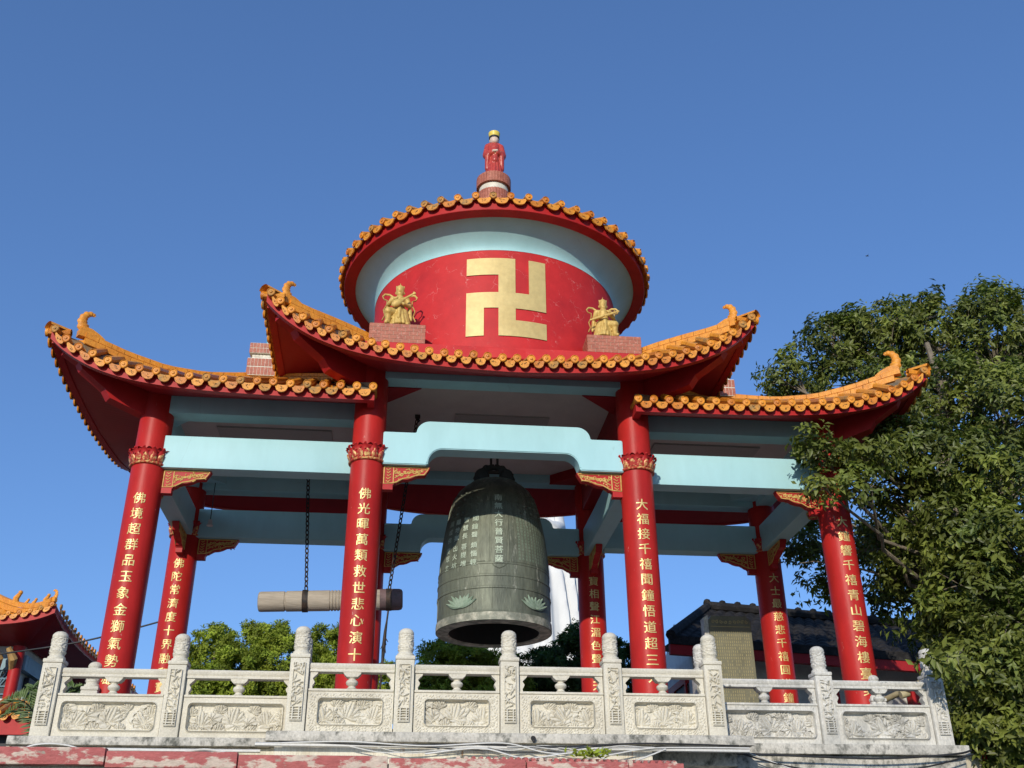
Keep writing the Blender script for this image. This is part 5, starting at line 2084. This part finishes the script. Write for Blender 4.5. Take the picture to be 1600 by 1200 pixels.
nu, nv = 260, 12
pts = []
for j in range(nv):
    v = j/(nv-1)
    for i in range(nu):
        x = -12+(cx_+12)*i/(nu-1)
        e = np.array([x, YT, tz(x)+.17])
        h = hipt(x)
        p = e+(h-e)*v
        p[2] += -.18*math.sin(PI*v)*min(1, (cx_-x)/1.2)+.05*abs(math.sin((x-cx_)*PI/.2))*(1-.3*v)
        pts.append(tuple(p))
b.grid(pts, nu, nv)
pts = []
for j in range(8):
    for i in range(30):
        q = i/29
        y = YT+8*q
        h = hipt(max(HE[0], cx_-(y-YT)*(cx_-HE[0])/(10.6-YT)))
        v = j/7
        pts.append((cx_+(h[0]-cx_)*v, y, (tz(cx_-min(1.2, (y-YT)*.5))+.16)*(1-v)+h[2]*v-.02))
b.grid(pts, 30, 8)
roof = b.build('roof', 'tile', tm, 40)
b = MB()
for i in range(20):
    x = cx_-.06-i*.2
    eave_tiles(b, (x, YT, tz(x)), Vector((-.2, 0, tz(x-.2)-tz(x))).normalized(), (0, -1, 0), .19, None, .2)
b.build('eave_tiles', ['tile', 'tile', 'tile_mark', 'tile_b', 'tile_old'], roof, 40)
b = MB()
for i in range(30):
    y = YT+.1+i*.24
    eave_tiles(b, (cx_, y, tz(cx_-min(1.2, (y-YT)*.5))), (0, 1, 0), (1, 0, 0), .17, None, .24)
b.build('eave_tiles', ['tile', 'tile', 'tile_mark', 'tile_b', 'tile_old'], roof, 40)
b = MB()
hp = [tuple(hipt(x)) for x in np.linspace(cx_-.10, HE[0], 24)]
ridge(b, hp, .16, .22)
b.build('hip_ridge', 'tile', roof, 40)
for k, sc in ((0, 1.0), (2, .75), (5, .6), (7, .55), (10, 1.0)):
    b = MB()
    p = hp[k]
    if k == 0:
        finial(b, (p[0], p[1], p[2]+.12), (-1, .5, 0), .62)
    else:
        b.tube([(p[0], p[1], p[2]+.16), (p[0]-.01, p[1], p[2]+.16+.12*sc), (p[0]+.05*sc, p[1], p[2]+.16+.22*sc)], [.075*sc, .065*sc, .045*sc], 8)
        b.ball((p[0]+.06*sc, p[1]-.01, p[2]+.16+.24*sc), .05*sc, 8)
    b.build('ridge_finial', 'tile', roof, 40)
b = MB()
xs = np.linspace(-15, cx_, 60)
b.strip([(x, YT, tz(x)) for x in xs], [(x, YT, tz(x)+.16) for x in xs])
b.strip([(x, YT, tz(x)) for x in xs], [(x, YT+.1, tz(x)) for x in xs])
ysd = np.linspace(YT, YT+8, 30)
b.strip([(cx_, y, tz(cx_-min(1.2, (y-YT)*.5))) for y in ysd], [(cx_, y, tz(cx_-min(1.2, (y-YT)*.5))+.16) for y in ysd])
b.build('eave_board', 'red', tm)
b = MB()
b.strip([(x, YT+.05, tz(x)+.01) for x in xs], [(min(x, -8.9), YT+1.2, 2.95) for x in xs])
b.strip([(cx_-.03, y, tz(cx_-min(1.2, (y-YT)*.5))+.01) for y in ysd], [(-8.9, max(y, YT+1.2), 2.95) for y in ysd])
b.build('soffit', 'red_dark', tm)
b = MB()
b.box((-15, YT+1.25, -3.75), (-8.95, YT+8, 3.0))
b.build('wall', 'wall', tm)
b = MB()
b.box((-15, YT+1.1, 2.45), (-8.8, YT+1.24, 2.75))
b.box((-8.94, YT+1.25, 2.45), (-8.8, YT+8, 2.75))
b.box((-15, YT+1.08, 1.25), (-8.85, YT+1.22, 1.5))
b.build('lintel', 'blueframe', tm)
for x in (-8.95, -9.75, -10.6):
    b = MB()
    b.tube([(x, YT+1.0, -3.75), (x, YT+1.0, 2.9)], .12, 16)
    b.build('column', 'red', tm, 40)
for k in range(7):
    x = -9.0-k*.28
    b = MB()
    b.tube([(x, YT+.95, 2.42), (x+.06, YT+.75, 2.60), (x-.04, YT+.65, 2.8)], [.05, .09, .05], 7)
    b.build('bracket', 'rust', tm, 40)
for x0 in (-9.65, -10.5):
    b = MB()
    b.box((x0, YT+1.18, 1.5), (x0+.6, YT+1.245, 2.44))
    w = b.build('window', 'darkwood', tm)
    b = MB()
    for k in range(7):
        b.tube([(x0+.6*k/6, YT+1.15, 1.5), (x0+.6*(6-k)/6, YT+1.15, 2.44)], .014, 4)
        b.tube([(x0, YT+1.15, 1.5+.94*k/6), (x0+.6, YT+1.15, 1.5+.94*k/6)], .014, 4)
    b.build('lattice', 'blueframe', w)
b = MB()
b.box((-8.93, YT+1.6, 1.0), (-8.83, YT+2.6, 2.4))
b.build('window', 'darkwood', tm)

lt = thing('porch_roof', 'low orange tiled porch roof behind the palm leaves at the left edge', 'roof', (-8.6, 5, -3.75))
b = MB()
q0 = at(58, 1118, 5)
for i in range(24):
    x = q0[0]-.05-i*.18
    eave_tiles(b, (x, 5, q0[2]-.12-.10*(1-math.exp(-i*.25))), (-1, 0, -.05), (0, -1, 0), .19, (x-.1, 6.0, q0[2]+.45), .18)
b.build('eave_tiles', ['tile', 'tile', 'tile_mark', 'tile_b', 'tile_old'], lt, 40)
b = MB()
b.box((q0[0]-5, 5.03, q0[2]-.3), (q0[0], 5.2, q0[2]-.02))
b.build('eave_board', 'red', lt)
b = MB()
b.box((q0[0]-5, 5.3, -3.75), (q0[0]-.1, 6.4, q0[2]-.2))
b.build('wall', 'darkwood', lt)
b = MB()
finial(b, (q0[0]-.02, 5.05, q0[2]+.05), (-1, .3, 0), .5)
for k in range(5):
    b.ball((q0[0]-.05-.09*k, 5.1, q0[2]+.16+.02*k), .05, 7)
b.build('ridge_ornament', 'tile', lt, 40)
wr = thing('white_railing', 'small white balcony railing on the left temple', 'railing', (-9, 6.6, .5))
qa, qb = at(-10, 1100, 6.6), at(30, 1097, 6.6)
b = MB()
for dz in (0.06, -.12):
    b.bbox((qa[0]-2, 6.56, qa[2]+dz-.03), (qb[0], 6.64, qa[2]+dz+.03), .01)
b.build('rail', 'white', wr, 40)
for k in range(4):
    x = qb[0]-k*.5
    b = MB()
    b.bbox((x-.06, 6.53, qa[2]-.45), (x+.06, 6.67, qa[2]+.13), .01)
    b.lathe([(.05, .13), (.06, .15), (.05, .19), (.001, .22)], (x, 6.6, qa[2]), 10)
    b.build('post', 'white', wr, 40)


# ------------------------------------------------------------------ cables, pipes, small things
def cable(name, pts, r, m, label, cat='cable', group=None):
    P = np.array(pts, float)
    n = len(P)
    t = np.linspace(0, n-1, (n-1)*8+1)
    out = []
    for q in t:                                       # Catmull-Rom
        i = min(int(q), n-2)
        f = q-i
        p0, p1, p2, p3 = P[max(i-1, 0)], P[i], P[i+1], P[min(i+2, n-1)]
        out.append(tuple(.5*((2*p1)+(-p0+p2)*f+(2*p0-5*p1+4*p2-p3)*f*f+(-p0+3*p1-3*p2+p3)*f**3)))
    b = MB()
    b.tube(out, r, 6)
    return tag(b.build(name, m, loc=tuple(P[0]), smooth=60), label, cat, group)


a_, b__ = at(0, 1022, 3.5), at(262, 968, 3.5)
cable('power_cable', [tuple(a_), tuple((a_+b__)/2+np.array([0, 0, -.07])), tuple(b__)], .014, 'cable_b', 'dark power cable sagging from the left temple to the rear left column')
cable('conduit_pipe', [(-4.6, -3.06, -.72), (-3.5, -3.06, -.725), (-2.4, -3.06, -.725)], .016, 'cable_w', 'white conduit pipe under the left railing ledge', 'pipe')
cable('conduit_pipe', [(-2.4, -3.49, -.725), (-1, -3.49, -.73), (.5, -3.49, -.735), (2.1, -3.49, -.745)], .018, 'cable_w', 'long white conduit pipe under the middle railing ledge', 'pipe')
cable('loose_cable', [(-4.6, -3.09, -.80), (-4.4, -3.12, -.70), (-4.1, -3.12, -.70), (-3.7, -3.14, -.82), (-3.3, -3.12, -.80), (-2.9, -3.1, -.72), (-2.5, -3.3, -.82)], .009, 'cable_w', 'thin white cable looping below the left railing')
cable('loose_cable', [(-2.3, -3.5, -.72), (-1.6, -3.52, -.70), (-.9, -3.52, -.73), (-.2, -3.52, -.70), (.2, -3.53, -.78), (.7, -3.53, -.80), (1.2, -3.52, -.73), (2.1, -3.5, -.72)], .007, 'cable_w', 'white cable weaving along the middle ledge below the bell')
cable('loose_cable', [(-2.2, -3.5, -.70), (-1.2, -3.51, -.725), (-.5, -3.51, -.71), (.3, -3.52, -.725), (1.1, -3.52, -.69), (2.0, -3.5, -.70)], .007, 'cable_b', 'black cable along the middle ledge below the bell')
cable('loose_cable', [(-.9, -3.53, -.80), (-.4, -3.54, -.75), (.0, -3.55, -.83), (.5, -3.55, -.78), (.9, -3.54, -.86), (1.3, -3.53, -.74)], .008, 'cable_w', 'tangled white cable hanging under the middle ledge')
cable('loose_cable', [(2.1, -3.1, -.71), (2.9, -3.09, -.735), (3.6, -3.09, -.745), (4.3, -3.09, -.70), (4.5, -3.08, -.66)], .010, 'cable_b', 'black cable drooping along the right ledge')
cable('loose_cable', [(2.1, -3.1, -.70), (2.6, -3.12, -.83), (3.3, -3.12, -.90), (4.0, -3.12, -.82), (4.5, -3.1, -.70)], .008, 'cable_b', 'thin black cable sagging lowest below the right ledge')
cable('loose_cable', [(2.2, -3.1, -.70), (2.7, -3.13, -.88), (3.1, -3.15, -1.0)], .006, 'cable_w', 'thin pale wire trailing down under the right ledge')
tangle = thing('cable_tangle', 'tangle of thin black and white cables hanging along the middle ledge', 'cables', (0, -3.5, -.75))
rgc = np.random.default_rng(17)
for k in range(6):
    x0 = rgc.uniform(-2.2, .6)
    x1 = x0+rgc.uniform(.9, 2.2)
    n = 7
    P = []
    for i in range(n):
        P.append((x0+(min(x1, 2.1)-x0)*i/(n-1), -3.485-.008*k, -.715-.095*rgc.uniform(0, 1)*math.sin(PI*i/(n-1))**.7))
    t = np.linspace(0, n-1, 60)
    pts = [tuple(np.interp(q, range(n), [p[c] for p in P])+(.012*math.sin(q*2.1+k) if c == 2 else 0) for c in range(3)) for q in t]
    pts = [tuple(np.mean([pts[max(0, min(59, i+d))][c] for d in (-4, -2, 0, 2, 4)]) for c in range(3)) for i in range(60)]
    b = MB()
    b.tube(pts, rgc.uniform(.003, .0055), 5)
    b.build('cable_strand', 'cable_b' if k % 3 == 0 else 'cable_w', tangle, 60)
b = MB()
q = at(833, 1153, -3.47)
b.tube([(q[0], -3.46, q[2]), (q[0], -3.50, q[2]-.01)], .022, 10)
b.tube([(q[0], -3.48, q[2]), (q[0]+.005, -3.49, q[2]-.035)], .012, 8)
tag(b.build('drain_spout', 'cable_b', loc=(q[0], -3.46, q[2]), smooth=40), 'small black drain spout on the middle ledge', 'spout')
b = MB()
q1, q2 = at(1382, 1094, -1.0), at(1440, 1066, -1.6)
b.tube([tuple(q1), tuple((q1+q2)/2), tuple(q2)], .035, 12)
q3 = (q1+q2)/2
b.tube([tuple(q3+np.array([-.05, -.03, -.05])), tuple(q3+np.array([.05, -.03, -.02]))], .045, 10)
tag(b.build('bamboo_pole', 'bamboo', loc=tuple(q1), smooth=40), 'pale bamboo pole leaning behind the grey right railing', 'pole')
pot = at(1510, 1180, -1.6)
b = MB()
b.lathe([(.001, -.35), (.11, -.35), (.15, -.12), (.16, 0), (.14, .02), (.13, 0), (.001, -.03)], tuple(pot), 20)
tag(b.build('plant_pot', 'clay', loc=tuple(pot), smooth=40), 'beige clay pot beside the right end of the terrace', 'pot')
fl = at(1528, 1172, -1.6)
b = MB()
b.tube([(fl[0]-.06, -1.6, fl[2]-.4), (fl[0]-.055, -1.6, fl[2]+.15)], .006, 6)
pts = []
for j in range(6):
    for i in range(8):
        pts.append((fl[0]-.05+.13*i/7, -1.6+.02*math.sin(i*1.3+j*.5), fl[2]+.02-.12*j/5-.02*i/7+.012*math.sin(i)))
b.grid(pts, 8, 6, 1)
tag(b.build('small_flag', ['iron', 'red_cloth'], loc=(fl[0], -1.6, fl[2]-.4)), 'small red flag on a stick beside the clay pot', 'flag')
b = MB()
bp = at(1355, 400, 30)
b.tube([(bp[0]-.10, 30, bp[2]), (bp[0], 30, bp[2]+.01), (bp[0]+.10, 30, bp[2])], [.01, .035, .008], 6)
b.add([(bp[0]-.02, 30, bp[2]), (bp[0]+.03, 30, bp[2]), (bp[0]+.02, 29.85, bp[2]+.05), (bp[0]+.02, 30.15, bp[2]+.05)], [(0, 1, 2), (0, 1, 3)])
tag(b.build('bird', 'cable_b', loc=tuple(bp)), 'tiny dark bird far off in the blue sky', 'bird')
# weeds on the roof edge
rg = np.random.default_rng(2)
base = at(925, 1180, -4.3)
n = 60
P = base+rg.normal(0, 1, (n, 3))*np.array([.09, .02, .015])
leaf_mesh('weed_tuft', P, rg.normal(0, 1, (n, 3))*np.array([1, .5, .3])+np.array([0, -.3, .5]), rg.normal(0, .5, (n, 3))+np.array([0, -1, .5]),
          rg.uniform(.05, .1, n), rg.uniform(.015, .03, n), rg.uniform(.8, 1.6, n), 'hedge', None, tuple(base))
tag(bpy.data.objects['weed_tuft'], 'small tuft of green weeds on the red roof edge', 'weeds')
